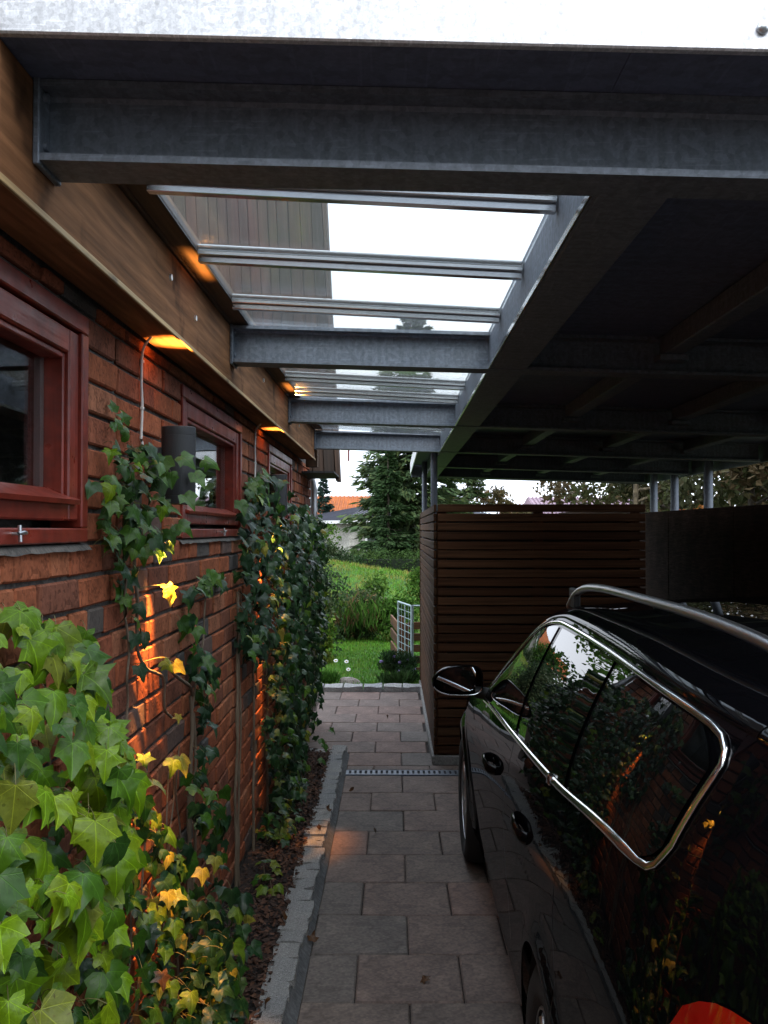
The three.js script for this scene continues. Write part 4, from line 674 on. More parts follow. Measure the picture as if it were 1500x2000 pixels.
    path2.push([1.53, 0.032], [1.485, 0.06], [1.455, 0.12], [1.436, 0.20]); for (const v of range(0.28, 0.72, 6)) path2.push([1.440 - 0.07 * v, v]); path2.push([1.386, 0.80], [1.396, 0.87], [1.425, 0.925], [1.475, 0.952], [1.54, 0.963]);
    for (const s of range(1.66, 4.03, 40)) path2.push([s, 0.965]);
    const pos = [], idx = [], K = 10, N = path2.length;
    path2.forEach(([s, v], i) => {
      const p = V(...upper(s, v, 0.003)), a = path2[Math.max(0, i - 1)], b = path2[Math.min(N - 1, i + 1)], tan = V(...upper(b[0], b[1])).sub(V(...upper(a[0], a[1]))).normalize();
      const e = 0.01, n = V(...upper(s + e, v)).sub(p).cross(V(...upper(s, Math.min(1, v + e))).sub(p)); n.set(-Math.abs(1), 0.42, 0).normalize(); n.addScaledVector(tan, -n.dot(tan)).normalize();
      const bi = tan.clone().cross(n).normalize(), low = i < 45 ? 1 : 0, w = lerp(0.0072, 0.0105, low), h = lerp(0.0045, 0.007, low);
      for (let k = 0; k < K; k++) { const an = (k / K) * Math.PI * 2, q = p.clone().addScaledVector(bi, Math.cos(an) * w).addScaledVector(n, Math.sin(an) * h); pos.push(sd ? 2 * XC - q.x : q.x, q.y, q.z); }
    });
    for (let i = 0; i < N - 1; i++) for (let k = 0; k < K; k++) { const a = i * K + k, b = i * K + ((k + 1) % K), c = a + K, d = b + K; idx.push(a, c, b, b, c, d); }
    const g = new THREE.BufferGeometry(); g.setAttribute('position', new THREE.Float32BufferAttribute(pos, 3)); g.setIndex(idx); g.computeVertexNormals(); part(car, 'chrome_trim', g, M.chrome);
    { const p = upper(2.30, 0.025, 0.005), c = cbox(-0.012, 0.004, -0.014, 0.014, -0.012, 0.012, 0.005); c.translate(sd ? 2 * XC - p[0] : p[0], p[1], p[2]); part(car, 'trim_joint', c, M.chrome); }
    // roof rail on three feet
    const X = (x) => (sd ? 2 * XC - x : x), rp = [[0.618, 1.432, -3.36], [0.622, 1.475, -3.28], [0.624, 1.506, -3.14], [0.622, 1.524, -2.88], [0.620, 1.528, -2.4], [0.620, 1.525, -1.9], [0.624, 1.508, -1.58], [0.632, 1.485, -1.42], [0.64, 1.44, -1.34]].map(([x, y, z]) => [X(x), y, z]);
    const rg = tube(rp, 0.0125, 70, 12); part(car, 'roof_rail', rg, M.rail);
    part(car, 'rail_foot', merge([cbox(X(0.612), X(0.634), 1.43, 1.50, -3.34, -3.24, 0.006), cbox(X(0.612), X(0.634), 1.44, 1.50, -1.47, -1.38, 0.006)]), M.blackPlastic);
    // door mirror: shell open to the rear, glass, chrome strip, arm
    const MX = 0.272, MY = 1.06, MZ = -4.06, sx = sd ? -1 : 1, MXs = X(MX), prof = (a) => { const c = Math.cos(a), q = Math.sin(a); return [Math.sign(c) * Math.pow(Math.abs(c), 0.55) * 0.108 * sx, Math.sign(q) * Math.pow(Math.abs(q), 0.6) * (c < 0 ? 0.062 - 0.030 * Math.pow(-c, 1.2) : 0.062 + 0.006 * c) - 0.010 * (c < 0 ? c : 0) * -1]; };
    const ang = range(0, Math.PI * 2, 36), dep = [[0.0, 0.94], [0.004, 1], [-0.03, 1.02], [-0.07, 0.96], [-0.105, 0.80], [-0.125, 0.55], [-0.135, 0.25], [-0.137, 0.0]];
    const mir = part(car, 'door_mirror', grid(range(0, dep.length - 1, dep.length - 1), ang, (i, a) => { const [z, k] = dep[i], [px, py] = prof(a); return [MXs + px * k, MY + py * k, MZ + z + 0.03 * (px * sx < 0 ? -Math.abs(px) : 0)]; }), M.paint);
    part(mir, 'mirror_glass', grid([0, 0.5, 1], ang, (k, a) => { const [px, py] = prof(a); return [MXs + px * 0.86 * k, MY + 0.003 + py * 0.84 * k, MZ - 0.018 + px * sx * 0.20 * k * -1]; }), M.mirrorGlass);
    part(mir, 'chrome_strip', tube(range(Math.PI * 1.10, Math.PI * 1.9, 14).map((a) => { const [px, py] = prof(a); return V(MXs + px * 0.97, MY + py * 0.97, MZ + 0.004); }), 0.0032, 30, 8), M.chrome);
    part(mir, 'mirror_arm', tube([[X(0.35), 1.005, -4.10], [X(0.40), 1.0, -4.09], [X(0.46), 0.99, -4.06]], 0.026, 10, 10), M.blackPlastic);
    // rear lamp wrapped round the corner
    const lamp = (s, v) => { const t = lerp(0.685, 0.962, v), p = side(s, t, 0.006); return p; };
    const ls = range(0, 1, 18).map((k) => S0 + 0.0005 + 0.27 * Math.pow(k, 2.6));
    part(car, 'rear_lamp', grid(ls, range(0, 1, 8), f((s, v) => lamp(s, lerp(0.5 - 0.5 * Math.sqrt(1 - Math.pow(clamp((s - S0) / 0.272), 2)), 0.5 + 0.5 * Math.sqrt(1 - Math.pow(clamp((s - S0) / 0.272), 2)), v))), sd === 1), M.redLens);
    // wheels
    for (const a of AX) {
      const wx = X(XC - 0.79), wheel = part(car, 'wheel', (() => { const pr = [[0.205, -0.09], [0.235, -0.108], [0.285, -0.112], [0.312, -0.098], [0.323, -0.06], [0.325, 0], [0.323, 0.06], [0.312, 0.098], [0.285, 0.112], [0.235, 0.108], [0.205, 0.09]].map(([p, q]) => new THREE.Vector2(p, q)); const g = new THREE.LatheGeometry(pr, 48); g.rotateZ(Math.PI / 2); g.translate(wx, WY, -a); return g; })(), M.tyre);
      const out = sd ? 1 : -1, rimG = [], rl = new THREE.LatheGeometry([[0.206, 0.1], [0.215, 0.098], [0.205, 0.08], [0.19, 0.0], [0.19, -0.08]].map(([p, q]) => new THREE.Vector2(p, q)), 40); rl.rotateZ(-out * Math.PI / 2); rl.translate(wx, WY, -a); rimG.push(rl);
      for (let k = 0; k < 5; k++) for (const w of [-0.11, 0.11]) { const an = (k / 5) * Math.PI * 2 + w, b = an + w * 0.3; rimG.push(tube([[wx + out * 0.075, WY + Math.sin(an) * 0.05, -a + Math.cos(an) * 0.05], [wx + out * 0.088, WY + Math.sin(an) * 0.12, -a + Math.cos(an) * 0.12], [wx + out * 0.085, WY + Math.sin(b) * 0.2, -a + Math.cos(b) * 0.2]], 0.013, 6, 6)); }
      const hub = new THREE.CylinderGeometry(0.055, 0.055, 0.03, 24); hub.rotateZ(Math.PI / 2); hub.translate(wx + out * 0.075, WY, -a); rimG.push(hub); rimG.forEach((q) => { if (!q.attributes.uv) q.setAttribute('uv', new THREE.Float32BufferAttribute(new Float32Array(q.attributes.position.count * 2), 2)); });
      part(wheel, 'rim', merge(rimG), M.rim);
      const dk = new THREE.CylinderGeometry(0.188, 0.188, 0.03, 32); dk.rotateZ(Math.PI / 2); dk.translate(wx - out * 0.02, WY, -a); part(wheel, 'brake', dk, M.blackPlastic);
      const ln = new THREE.CylinderGeometry(AR + 0.004, AR + 0.004, 0.30, 40, 1, true, 0, Math.PI); ln.rotateZ(Math.PI / 2); const lp = ln.attributes.position; let up = 0; for (let i = 0; i < lp.count; i++) up += lp.getY(i); if (up < 0) ln.rotateX(Math.PI); ln.translate(X(XC - 0.735), WY, -a); part(car, 'arch_liner', ln, M.blackPlastic);
    }
  }
  rebase(car, XC, 0, -SM);
}

// ------------------------------------------------------------------ garden: plants, gate, houses, trees
const cols = (list) => list.map((c) => new THREE.Color().setRGB(...c));
const FOL = std([1, 1, 1], 0.85, { vertexColors: true, specularIntensity: 0.15, transmission: 0.3, thickness: 0 });
// foliage made of many small bent leaves in ellipsoid clumps: [cx, cy, cz, rx, ry, rz]
function foliage(seed, clumps, n, size, palette, o = {}) {
  const r = rng(seed), pos = [], col = [], pal = cols(palette), vol = clumps.map((c) => Math.pow(c[3] * c[4] * c[5], 0.7)), tot = vol.reduce((a, b) => a + b, 0);
  clumps.forEach((c, ci) => {
    const k = Math.round((n * vol[ci]) / tot), ct = pal[Math.floor(r() * pal.length)];
    for (let i = 0; i < k; i++) {
      const a = r() * 6.283, cz = r() * 2 - 1, q = Math.pow(r(), o.shell ?? 0.45), sn = Math.sqrt(1 - cz * cz), bump = 1 + 0.28 * (fbm(a / 6.283, cz * 0.5 + 0.5, 6, 6, 3, seed + ci) - 0.5) * 2;
      const x = c[0] + c[3] * sn * Math.cos(a) * q * bump, y = c[1] + c[4] * cz * q * bump, z = c[2] + c[5] * sn * Math.sin(a) * q * bump;
      if (o.floor !== undefined && y < o.floor) continue;
      const s = size * (0.6 + 0.8 * r()), d = V(r() - 0.5, (r() - 0.5) * (o.up ? 0.3 : 1) + (o.up ?? 0) - (o.droop ?? 0), r() - 0.5).normalize(), w = d.clone().cross(V(r() - 0.5, r() - 0.5, r() - 0.5)).normalize().multiplyScalar(s * (o.wide ?? 0.32)), m = d.clone().cross(w).normalize().multiplyScalar(s * 0.12);
      const A = V(x, y, z), B = A.clone().addScaledVector(d, s), C = A.clone().addScaledVector(d, s * 0.45);
      const p1 = C.clone().add(w).add(m), p2 = C.clone().sub(w).add(m);
      for (const v of [A, p1, B, A, B, p2]) pos.push(v.x, v.y, v.z);
      const cc = (r() < 0.75 ? ct : pal[Math.floor(r() * pal.length)]).clone().multiplyScalar(0.7 + 0.6 * r()); for (let j = 0; j < 6; j++) col.push(cc.r, cc.g, cc.b);
    }
  });
  const g = raw(pos); g.setAttribute('color', new THREE.Float32BufferAttribute(col, 3)); return g;
}
function shrub(name, label, category, seed, base, clumps, n, size, pal, o = {}) {
  const t = thing(name, label, category, base), r = rng(seed + 7), tw = [];
  for (let i = 0; i < (o.twigs ?? 7); i++) { const c = clumps[i % clumps.length]; tw.push(tube([V((r() - 0.5) * 0.1, -0.05, (r() - 0.5) * 0.1), V(c[0] * 0.5, c[1] * 0.5, c[2] * 0.5), V(c[0] + (r() - 0.5) * c[3], c[1] + c[4] * 0.5 * r(), c[2] + (r() - 0.5) * c[5])], 0.008 + 0.008 * r(), 8, 5, 0.4)); }
  if (tw.length) part(t, 'branches', merge(tw), M.bark);
  part(t, 'crown', foliage(seed, clumps, n, size, pal, o), FOL); return t;
}
const ell = (seed, n, cx, cy, cz, rx, ry, rz, k = 0.5) => { const r = rng(seed), out = []; for (let i = 0; i < n; i++) { const a = r() * 6.283, h = r() * 2 - 1, q = Math.pow(r(), 0.4), s = Math.sqrt(1 - h * h); out.push([cx + rx * s * Math.cos(a) * q * 0.8, cy + ry * h * q * 0.8, cz + rz * s * Math.sin(a) * q * 0.8, rx * k * (0.7 + 0.5 * r()), ry * k * (0.7 + 0.5 * r()), rz * k * (0.7 + 0.5 * r())]); } return out; };
const P_GREY = [[0.065, 0.11, 0.045], [0.085, 0.12, 0.06], [0.05, 0.085, 0.04], [0.10, 0.13, 0.06]], P_GREEN = [[0.06, 0.14, 0.02], [0.075, 0.17, 0.025], [0.045, 0.11, 0.02], [0.095, 0.18, 0.03]], P_LIME = [[0.16, 0.24, 0.03], [0.10, 0.2, 0.03], [0.2, 0.24, 0.05]], P_DARK = [[0.028, 0.065, 0.022], [0.035, 0.08, 0.026], [0.045, 0.075, 0.028]], P_STRAW = [[0.20, 0.15, 0.06], [0.14, 0.12, 0.05], [0.10, 0.10, 0.04], [0.16, 0.10, 0.05]], P_SPRUCE = [[0.075, 0.125, 0.05], [0.095, 0.15, 0.055], [0.06, 0.10, 0.042], [0.13, 0.17, 0.06]], P_OLIVE = [[0.06, 0.07, 0.025], [0.09, 0.08, 0.035], [0.05, 0.055, 0.025], [0.11, 0.08, 0.04]];
shrub('shrub', 'tall grey green bush behind the ivy at the lawn edge', 'shrub', 201, [-1.15, 0, -12.6], ell(1, 16, 0, 0.85, 0, 0.55, 0.85, 0.45), 7000, 0.055, P_GREY);
shrub('shrub', 'low yellow green flowering bush in front of the grey bush', 'shrub', 202, [-0.90, 0, -12.0], ell(2, 8, 0, 0.30, 0, 0.22, 0.32, 0.2), 1900, 0.055, P_LIME);
shrub('reed_grass', 'straw coloured dry reed grass in the bed behind the lawn', 'grass clump', 203, [-0.62, 0, -14.2], ell(3, 9, 0, 0.42, 0, 0.5, 0.42, 0.3), 520, 0.2, [...P_STRAW, ...P_GREEN], { up: 0.9, wide: 0.022, twigs: 0 });
shrub('shrub', 'dark green leafy bush in the middle of the garden bed', 'shrub', 205, [-0.33, 0, -15.3], ell(5, 12, 0, 0.5, 0, 0.42, 0.5, 0.3), 4200, 0.06, [...P_DARK, ...P_GREEN]);
shrub('shrub', 'mossy grey green low bush at the back edge of the lawn', 'shrub', 206, [-0.70, 0, -14.6], ell(6, 12, 0.1, 0.34, 0, 0.55, 0.36, 0.25), 4600, 0.05, [...P_GREY, ...P_STRAW]);
shrub('shrub', 'fresh green bush beside the wire gate', 'shrub', 207, [0.1, 0, -14.3], ell(7, 9, 0, 0.4, 0, 0.35, 0.4, 0.3), 2600, 0.055, P_GREEN);
shrub('shrub', 'bright green bush on the bank behind the wire gate', 'shrub', 208, [0.5, 0.2, -16.6], ell(8, 9, 0, 0.45, 0, 0.5, 0.45, 0.3), 2800, 0.055, [...P_GREEN, [0.1, 0.2, 0.03]]);
shrub('shrub', 'light green rounded bush below the dark roofed house', 'shrub', 209, [-2.2, 0.6, -23.5], ell(9, 10, 0, 0.85, 0, 0.8, 0.75, 0.6), 3600, 0.08, [[0.09, 0.19, 0.03], ...P_GREEN]);
shrub('shrub', 'broad dark green bush above the bank left of the clipped hedge', 'shrub', 210, [-1.35, 0.7, -21.8], ell(10, 14, 0, 0.35, 0, 0.8, 0.42, 0.5), 5200, 0.06, [...P_DARK, ...P_GREY]);
shrub('shrub', 'wild green bush left of the lawn beyond the house corner', 'shrub', 211, [-2.6, 0, -13.6], ell(11, 14, 0, 0.8, 0, 1.0, 0.8, 0.7), 6000, 0.07, P_GREEN);
shrub('shrub', 'yellowing bush far left on the lawn beyond the house', 'shrub', 212, [-4.4, 0, -12.2], ell(12, 14, 0, 0.9, 0, 1.1, 1.0, 0.8), 5000, 0.08, [...P_LIME, ...P_OLIVE]);
{ // clipped hedge
  const t = thing('hedge', 'long clipped dark green hedge behind the grassy bank', 'hedge', [1.6, 0.3, -22.2]), cl = [], r = rng(31);
  for (let i = 0; i < 44; i++) { cl.push([-2.7 + 0.19 * i, 0.62 + 0.02 * r(), 0, 0.2, 0.34, 0.30], [-2.7 + 0.19 * i, 0.12, 0, 0.2, 0.5, 0.32]); }
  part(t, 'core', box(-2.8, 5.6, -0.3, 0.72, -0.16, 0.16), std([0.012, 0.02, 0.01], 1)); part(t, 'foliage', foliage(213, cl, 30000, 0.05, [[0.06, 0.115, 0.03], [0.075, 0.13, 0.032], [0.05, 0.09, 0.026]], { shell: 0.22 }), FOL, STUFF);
}
{ // lavender, flowers, rock, tuft
  const t = shrub('lavender_bush', 'dark lavender like bush with purple flower heads beside the shed corner', 'flower bush', 221, [0.03, 0, -10.85], [...ell(21, 8, 0, 0.16, 0, 0.24, 0.17, 0.2), [0.12, 0.08, 0.25, 0.16, 0.09, 0.12]], 3600, 0.045, [...P_DARK, [0.04, 0.06, 0.045]], { up: 0.5, wide: 0.12 }), r = rng(22);
  for (const [x, y, z] of [[-0.17, 0.22, 0.1], [-0.03, 0.27, 0.05], [0.035, 0.21, 0.12], [0.13, 0.235, 0.05], [0.02, 0.13, 0.25], [0.20, 0.14, 0.18]]) { const g = new THREE.IcosahedronGeometry(0.021, 1), p = g.attributes.position; for (let i = 0; i < p.count; i++) { const k = 0.75 + 0.5 * hash(i, 3, 5); p.setXYZ(i, p.getX(i) * k, p.getY(i) * k * 0.8, p.getZ(i) * k); } g.translate(x, y, z); part(t, 'flower', g, M.purple); part(t, 'stalk', tube([V(x * 0.6, y - 0.16, z * 0.7), V(x, y - 0.01, z)], 0.003, 3, 4), M.petiole); }
  [[-0.68, 0.145, -11.2, 'left one of three white daisies standing on the lawn'], [-0.555, 0.135, -11.2, 'upper right one of three white daisies on the lawn'], [-0.53, 0.05, -11.15, 'lowest of three white daisies on the lawn']].forEach(([x, y, z, label]) => {
    const t2 = thing('daisy', label, 'flower', [x, 0, z], 'white daisies on the lawn'); const ps = [];
    for (let i = 0; i < 13; i++) { const a = (i / 13) * 6.283, g = new THREE.SphereGeometry(0.5, 6, 4); g.scale(0.017, 0.003, 0.009); g.translate(0.014, 0.003 * (i % 2), 0); g.rotateY(a); ps.push(g); }
    const fl = merge(ps).scale(1.25, 1.25, 1.25); fl.rotateX(0.75); fl.translate(0, y + 0.02, 0); part(t2, 'petals', fl, M.daisy); const h = new THREE.SphereGeometry(0.0065, 10, 6); h.translate(0, y + 0.024, 0.003); part(t2, 'flower_head', h, M.yellow); part(t2, 'stalk', tube([V(0, 0, 0), V(0.004, y * 0.5, 0.003), V(0, y + 0.018, 0)], 0.002, 5, 5), M.petiole);
  });
  const rk = new THREE.IcosahedronGeometry(0.13, 4), p = rk.attributes.position; for (let i = 0; i < p.count; i++) { const x = p.getX(i), y = p.getY(i), z = p.getZ(i), k = 1 + 0.35 * (fbm(x + 2, y + z + 2, 16, 16, 4, 9) - 0.5); p.setXYZ(i, x * k * 1.0, y * k * 0.62, z * k * 0.7); } rk.computeVertexNormals(); rk.rotateZ(-0.35);
  const stone = new THREE.Mesh(boxUV(rk), std([0.42, 0.37, 0.32], 0.9, { map: rep(T.granite, 3), bumpMap: rep(T.rock, 3), bumpScale: 0.012 })); stone.name = 'garden_stone'; stone.position.set(-0.47, 0.0, -10.5); stone.castShadow = stone.receiveShadow = true; tag(stone, 'pale rounded stone at the lawn edge behind the granite edging', 'stone'); scene.add(stone);
  shrub('grass_tuft', 'fresh green grass tuft left of the pale stone', 'grass tuft', 224, [-0.72, 0, -10.5], [[0, 0.03, 0, 0.12, 0.05, 0.08], [-0.12, 0.02, 0, 0.1, 0.04, 0.08]], 700, 0.09, [[0.08, 0.2, 0.03], [0.06, 0.15, 0.03]], { up: 0.9, wide: 0.06, twigs: 0 });
  shrub('grass_tuft', 'grey green grass tuft at the foot of the lavender bush', 'grass tuft', 225, [0.02, 0, -10.45], [[0, 0.03, 0, 0.2, 0.06, 0.08]], 700, 0.09, [[0.06, 0.12, 0.035], [0.08, 0.12, 0.05]], { up: 0.8, wide: 0.06, twigs: 0 });
}
{ // wire gate and plank fence
  const t = thing('garden_gate', 'pale blue galvanised wire mesh gate beside the shed', 'gate', [0.21, 0, -11.0]), A = V(0, 0, 0), dir = V(-0.155, 0, -0.7), L = 1, at = (k, y) => A.clone().addScaledVector(dir, k).setY(y), y0 = 0.10, y1 = 0.82, gm = std([0.45, 0.55, 0.58], 0.45, { metalness: 0.35 });
  part(t, 'gate_post', tube([V(0, 0, 0.02), V(0, 0.835, 0.02)], 0.019, 2, 12), gm); part(t, 'latch_post', tube([at(1, 0), at(1, 0.83)], 0.013, 2, 10), gm);
  part(t, 'gate_frame', merge([tube([at(0.03, y1), at(1, y1)], 0.012, 2, 8), tube([at(0.03, y0), at(1, y0)], 0.010, 2, 8), tube([at(0.5, y0), at(0.5, y1)], 0.008, 2, 8)]), gm);
  for (let i = 1; i < 9; i++) part(t, 'wire', tube([at(0.03, lerp(y0, y1, i / 9)), at(1, lerp(y0, y1, i / 9))], 0.0035, 2, 5), gm);
  for (const k of [0.25, 0.75]) part(t, 'wire', tube([at(k, y0), at(k, y1)], 0.003, 2, 5), gm);
  part(t, 'rail', tube([V(0, 0.825, 0), V(0.7, 0.825, 0)], 0.010, 2, 8), gm);
  const f = thing('plank_fence', 'brown horizontal plank fence behind the wire gate', 'fence', [0.3, 0, -11.4]), r = rng(41);
  for (let i = 0; i < 5; i++) { const y = 0.60 - i * 0.135; part(f, 'plank', cbox(-0.13, 0.8, y - 0.085, y + 0.0, -0.012, 0.012, 0.003, 2), M.plank[i % 2]); }
  for (let i = 0; i < 4; i++) { const y = 0.56 - i * 0.175, g = cbox(-0.012, 0.012, y - 0.12, y, -1.1, 0, 0.003, 0); g.rotateY(0.08); g.translate(-0.245, 0, -0.35); part(f, 'plank', g, M.plank[i % 2]); }
  for (const [x, z] of [[-0.16, -0.03], [0.45, -0.04], [-0.20, -1.0]]) part(f, 'fence_post', cbox(x - 0.03, x + 0.03, 0, 0.58, z - 0.06, z - 0.0125, 0.003, 1), M.plank[1]);
}
// houses beyond the hedge: walls, hipped or gabled roof with real tile rows, windows
function farHouse(name, label, pos, turn, w, d, wallH, ridge, hip, roofM, tileM, rows, wallM) {
  const t = thing(name, label, 'house', pos); t.rotation.y = turn; const o = 0.45;
  part(t, 'wall', box(-w / 2, w / 2, -1.5, wallH, -d / 2, d / 2), wallM);
  const a = [-w / 2 - o, wallH - 0.1, d / 2 + o], b = [w / 2 + o, wallH - 0.1, d / 2 + o], c = [w / 2 + o, wallH - 0.1, -d / 2 - o], e = [-w / 2 - o, wallH - 0.1, -d / 2 - o], r0 = [-w / 2 - o + hip, ridge, 0], r1 = [w / 2 + o - hip, ridge, 0];
  const pos2 = []; for (const q of [[a, b, r1], [a, r1, r0], [c, e, r0], [c, r0, r1], [b, c, r1], [e, a, r0]]) for (const v of q) pos2.push(...v);
  const roof = part(t, 'roof', boxUV(raw(pos2)), roofM), N = V(0, d / 2 + o, ridge - wallH + 0.1).normalize();
  const ribs = []; for (let i = 0; i < rows; i++) { const k = (i + 0.5) / rows, x = lerp(a[0], b[0], k), f = hip ? Math.min(1, (x - a[0]) / hip, (b[0] - x) / hip) : 1; const p = V(x, wallH - 0.1, d / 2 + o), q = V(x, lerp(wallH - 0.1, ridge, f), (d / 2 + o) * (1 - f)); const g = new THREE.CylinderGeometry(0.05, 0.05, p.distanceTo(q), 5, 1); const dir = q.clone().sub(p).normalize(); g.applyQuaternion(new THREE.Quaternion().setFromUnitVectors(V(0, 1, 0), dir)); g.translate((p.x + q.x) / 2, (p.y + q.y) / 2 + 0.01, (p.z + q.z) / 2); ribs.push(g); }
  part(roof, 'tile_rows', merge(ribs), tileM, STUFF);
  part(t, 'fascia', merge([box(a[0], b[0], wallH - 0.26, wallH - 0.11, d / 2 + o - 0.05, d / 2 + o), box(a[0], a[0] + 0.05, wallH - 0.26, wallH - 0.11, -d / 2 - o, d / 2 + o - 0.051)]), M.white);
  for (let x = -w / 2 + 1.4; x < w / 2 - 1; x += 2.6) { const f = part(t, 'window', box(x - 0.6, x + 0.6, wallH - 1.7, wallH - 0.5, d / 2 + 0.001, d / 2 + 0.05), M.white); part(f, 'pane', box(x - 0.5, x + 0.5, wallH - 1.6, wallH - 0.6, d / 2 + 0.0501, d / 2 + 0.06), std([0.03, 0.035, 0.04], 0.1)); }
  return t;
}
const roofT = (c, o) => std(c, 0.55, { map: rep(T.speck, 0.3), ...o });
farHouse('far_house', 'pale house with black tiled hipped roof beyond the hedge', [0.5, -0.1, -49], 0.5, 9.6, 7, 2.35, 3.1, 3.4, roofT([0.035, 0.037, 0.055], { roughness: 0.9, specularIntensity: 0.25 }), roofT([0.12, 0.125, 0.15], { roughness: 0.7 }), 46, M.render);
farHouse('far_house', 'house with bright orange tiled roof behind the black roofed house', [-2.8, 0, -62], 0.0, 13, 8, 2.6, 3.9, 0, roofT([0.62, 0.16, 0.02], { specularIntensity: 0.2 }), roofT([0.66, 0.18, 0.025], { specularIntensity: 0.2 }), 50, M.render);
farHouse('far_house', 'house with lilac pink tiled roof seen over the shed', [9.6, 0, -44], 0.0, 6.0, 6, 2.5, 3.2, 0, roofT([0.42, 0.26, 0.33]), roofT([0.48, 0.30, 0.38]), 40, M.render);
farHouse('far_house', 'small house with dull orange roof left of the lilac roof', [8.4, 0, -52], 0.0, 4.0, 6, 2.4, 3.1, 0, roofT([0.42, 0.17, 0.10]), roofT([0.46, 0.19, 0.11]), 24, M.render);

// trees
function spruce(label, seed, base, h, rad, n, pal, bare = 0.05, size = 0.22) {
  const t = thing('spruce_tree', label, 'tree', base), r = rng(seed), pos = [], col = [], limbs = [], pc = cols(pal);
  part(t, 'trunk', tube([V(0, -0.3, 0), V(0.02 * h * (r() - 0.5), h * 0.5, 0), V(0, h * 0.98, 0)], h * 0.018, 10, 8, 0.12), M.bark);
  const lev = Math.max(14, Math.round(h * 5)), per = Math.round(n / (lev * 7));
  for (let l = 0; l < lev; l++) {
    const k = lerp(bare, 0.99, l / (lev - 1)), y = h * k, len0 = rad * Math.pow(1 - k, 0.75) + 0.05 * rad;
    for (let b = 0; b < 7; b++) {
      const yj = (r() - 0.5) * 1.6 * h / lev, a = r() * 6.283, len = len0 * (0.5 + 0.65 * r()), dp = -0.12 - 0.28 * (1 - k) + 0.15 * r(), cos = Math.cos(a), sin = Math.sin(a), P = (q) => V(cos * len * q, y + yj + len * (dp * q + 0.16 * q * q), sin * len * q);
      if (len > 0.5) limbs.push(tube([P(0), P(0.5), P(0.95)], 0.006 + 0.012 * len, 4, 4, 0.3));
      for (let i = 0; i < per; i++) {
        const q = Math.pow(r(), 0.7), p = P(q), spread = 0.28 * len * (1 - q * 0.7) * (r() - 0.5) * 2; p.x += -sin * spread; p.z += cos * spread; p.y += (r() - 0.75) * 0.26 * len0 * 0.6;
        const s = size * (0.5 + 0.9 * r()) * (0.6 + 0.4 * (1 - k)), d = V(cos + (r() - 0.5) * 1.3, dp + (r() - 0.7) * 0.9, sin + (r() - 0.5) * 1.3).normalize(), w = d.clone().cross(V(r() - 0.5, 0.7, r() - 0.5)).normalize().multiplyScalar(s * 0.2), e = p.clone().addScaledVector(d, s), m = p.clone().addScaledVector(d, s * 0.35);
        for (const v of [p, m.clone().add(w), e, p, e, m.clone().sub(w).add(V(0, -s * 0.08, 0))]) pos.push(v.x, v.y, v.z);
        const c = pc[Math.floor(r() * pc.length)].clone().multiplyScalar(0.65 + 0.7 * r()); for (let j = 0; j < 6; j++) col.push(c.r, c.g, c.b);
      }
    }
  }
  if (limbs.length) part(t, 'limbs', merge(limbs), M.bark);
  const g = raw(pos); g.setAttribute('color', new THREE.Float32BufferAttribute(col, 3)); part(t, 'crown', g, FOL); return t;
}
spruce('large spruce tree with drooping boughs behind the hedge, tallest in view', 301, [0.45, 0.0, -25.5], 7.6, 2.0, 40000, P_SPRUCE, 0.06, 0.26);
spruce('lighter green spruce standing close in front of the tallest spruce', 302, [-0.15, 0.2, -23.8], 3.6, 0.95, 14000, [[0.05, 0.10, 0.03], [0.04, 0.085, 0.03], [0.06, 0.11, 0.04]], 0.04, 0.18);
spruce('broad dark spruce behind the carport posts left of the tan tree', 303, [2.3, 0, -30], 4.0, 1.5, 9000, P_SPRUCE, 0.04, 0.24);
spruce('dark spruce just right of the tallest spruce behind the shed', 308, [1.5, 0, -27], 3.5, 1.0, 7000, P_SPRUCE, 0.04, 0.22);
spruce('small blue green spruce standing before the orange roof', 304, [-3.85, 0, -52], 4.55, 0.95, 5000, [[0.03, 0.065, 0.045], [0.04, 0.08, 0.06], [0.025, 0.05, 0.035]], 0.2, 0.32);
spruce('tall spruce far to the left beyond the brick house', 305, [-6.2, 0, -16], 8.5, 2.2, 12000, P_SPRUCE, 0.05, 0.3);
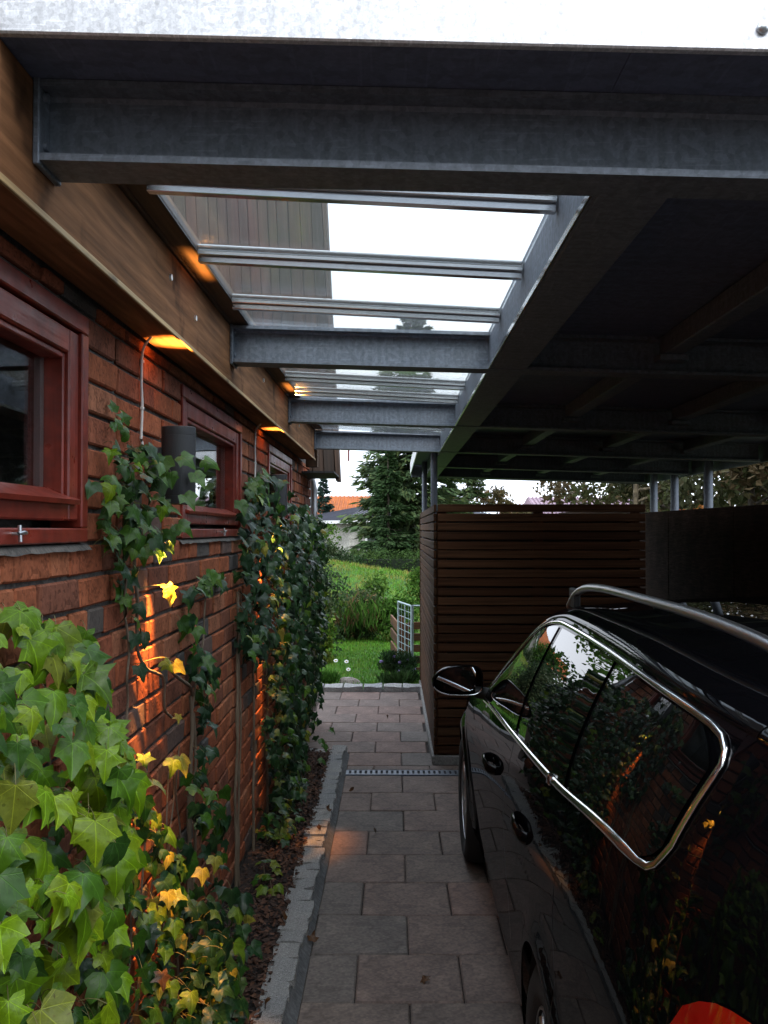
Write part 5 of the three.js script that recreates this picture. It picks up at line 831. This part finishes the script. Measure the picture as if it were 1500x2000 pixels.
function leafTree(label, seed, base, h, spread, n, pal, o = {}) {
  const t = thing('tree', label, 'tree', base), r = rng(seed), limbs = [], clumps = [], lean = (r() - 0.5) * 0.08 * h;
  part(t, 'trunk', tube([V(0, -0.3, 0), V(lean * 0.4, h * 0.4, 0), V(lean, h * 0.9, (r() - 0.5) * 0.3)], o.r ?? h * 0.02, 12, 9, 0.3), o.bark ?? M.bark);
  for (let i = 0; i < (o.limbs ?? 12); i++) {
    const k = lerp(o.from ?? 0.3, 0.95, i / ((o.limbs ?? 12) - 1)), a = r() * 6.283, l = spread * (0.5 + 0.6 * r()), p0 = V(lean * k, h * k * 0.92, 0), p2 = p0.clone().add(V(Math.cos(a) * l, l * (0.25 + 0.5 * r()), Math.sin(a) * l)), p1 = p0.clone().lerp(p2, 0.5).add(V(0, -0.06 * l, 0));
    limbs.push(tube([p0, p1, p2], 0.012 + h * 0.004, 6, 5, 0.25)); clumps.push([p2.x, p2.y, p2.z, spread * 0.32, spread * 0.26, spread * 0.32], [p1.x, p1.y, p1.z, spread * 0.2, spread * 0.18, spread * 0.2]);
    for (let j = 0; j < 3; j++) { const b = r() * 6.283, q = p1.clone().lerp(p2, r()), e = q.clone().add(V(Math.cos(b) * l * 0.5, l * (0.4 * r() - 0.05), Math.sin(b) * l * 0.5)); limbs.push(tube([q, q.clone().lerp(e, 0.5).add(V(0, 0.03, 0)), e], 0.008 + h * 0.001, 4, 4, 0.3)); }
  }
  part(t, 'limbs', merge(limbs), o.bark ?? M.bark); if (n) part(t, 'crown', foliage(seed, clumps, n, o.size ?? 0.12, pal, { shell: 0.6 }), FOL); return t;
}
leafTree('rounded tan autumn tree seen over the shed beside the far house', 401, [3.6, 0, -31], 3.0, 1.0, 3000, [[0.16, 0.10, 0.04], [0.12, 0.10, 0.04], [0.10, 0.085, 0.04]]);
leafTree('bare tree at right of the lilac roof, thin pale trunk', 402, [5.6, 0, -28], 5.5, 1.4, 900, P_OLIVE, { bark: M.barkPale, r: 0.10, from: 0.45 });
const wood = [[5.0, -20, 5.5], [6.4, -22, 6], [6.1, -17.5, 6], [7.6, -20, 6.5], [7.2, -15.5, 5.5], [8.8, -18, 6.5], [8.3, -13.5, 5.5], [9.8, -15, 6], [6.9, -25, 7], [9.5, -22, 7], [11.5, -19, 7], [5.7, -15.2, 4.5], [6.6, -12.2, 4.5], [8.6, -10.5, 5]];
wood.sort((a, b) => a[0] / -a[1] - b[0] / -b[1]); const ORD = ['first', 'second', 'third', 'fourth', 'fifth', 'sixth', 'seventh', 'eighth', 'ninth', 'tenth', 'eleventh', 'twelfth', 'thirteenth', 'fourteenth'];
wood.forEach(([x, z, h], i) => leafTree(`olive brown thicket tree with ${i % 3 ? 'dark' : 'pale'} trunk beyond the screen fence, ${ORD[i]} from the left`, 420 + i, [x, 0, z], h, 1.6, 5200, P_OLIVE, { from: 0.1, limbs: 18, r: 0.09, bark: i % 3 ? M.bark : M.barkPale, size: 0.13 }).userData.group = 'thicket trees beyond the screen fence');
shrub('shrub', 'reddish orange autumn bush showing over the dark screen fence', 'shrub', 430, [4.15, 0.9, -13.2], ell(31, 5, 0, 0.8, 0, 0.3, 0.32, 0.25), 500, 0.07, [[0.35, 0.07, 0.02], [0.3, 0.12, 0.03]]);
leafTree('leafy tree on the left lawn beyond the house, mirrored in the car glass', 440, [-3.4, 0, -18.5], 5.5, 1.8, 6000, P_GREEN, { from: 0.15 });

// behind the camera, across the drive: what dims the low sky there
[[-9, 10, 8.5, 'first'], [-4.5, 8.5, 8, 'second'], [0.5, 11.5, 7.5, 'third'], [5.5, 10, 7.5, 'fourth'], [10.5, 11, 8, 'fifth']].forEach(([x, z, h, o], i) => { leafTree(`leafy tree across the drive behind the camera, ${o} from the house`, 450 + i, [x, 0, z], h, 2.6, 7000, P_GREEN, { from: 0.14, size: 0.26, limbs: 20 }); });
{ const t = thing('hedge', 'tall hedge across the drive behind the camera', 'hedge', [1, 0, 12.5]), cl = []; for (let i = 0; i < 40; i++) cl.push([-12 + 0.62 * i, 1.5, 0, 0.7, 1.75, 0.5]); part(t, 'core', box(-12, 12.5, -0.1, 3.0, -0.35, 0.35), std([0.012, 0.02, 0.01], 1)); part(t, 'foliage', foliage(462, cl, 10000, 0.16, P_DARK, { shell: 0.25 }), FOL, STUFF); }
renderer.render(scene, camera);
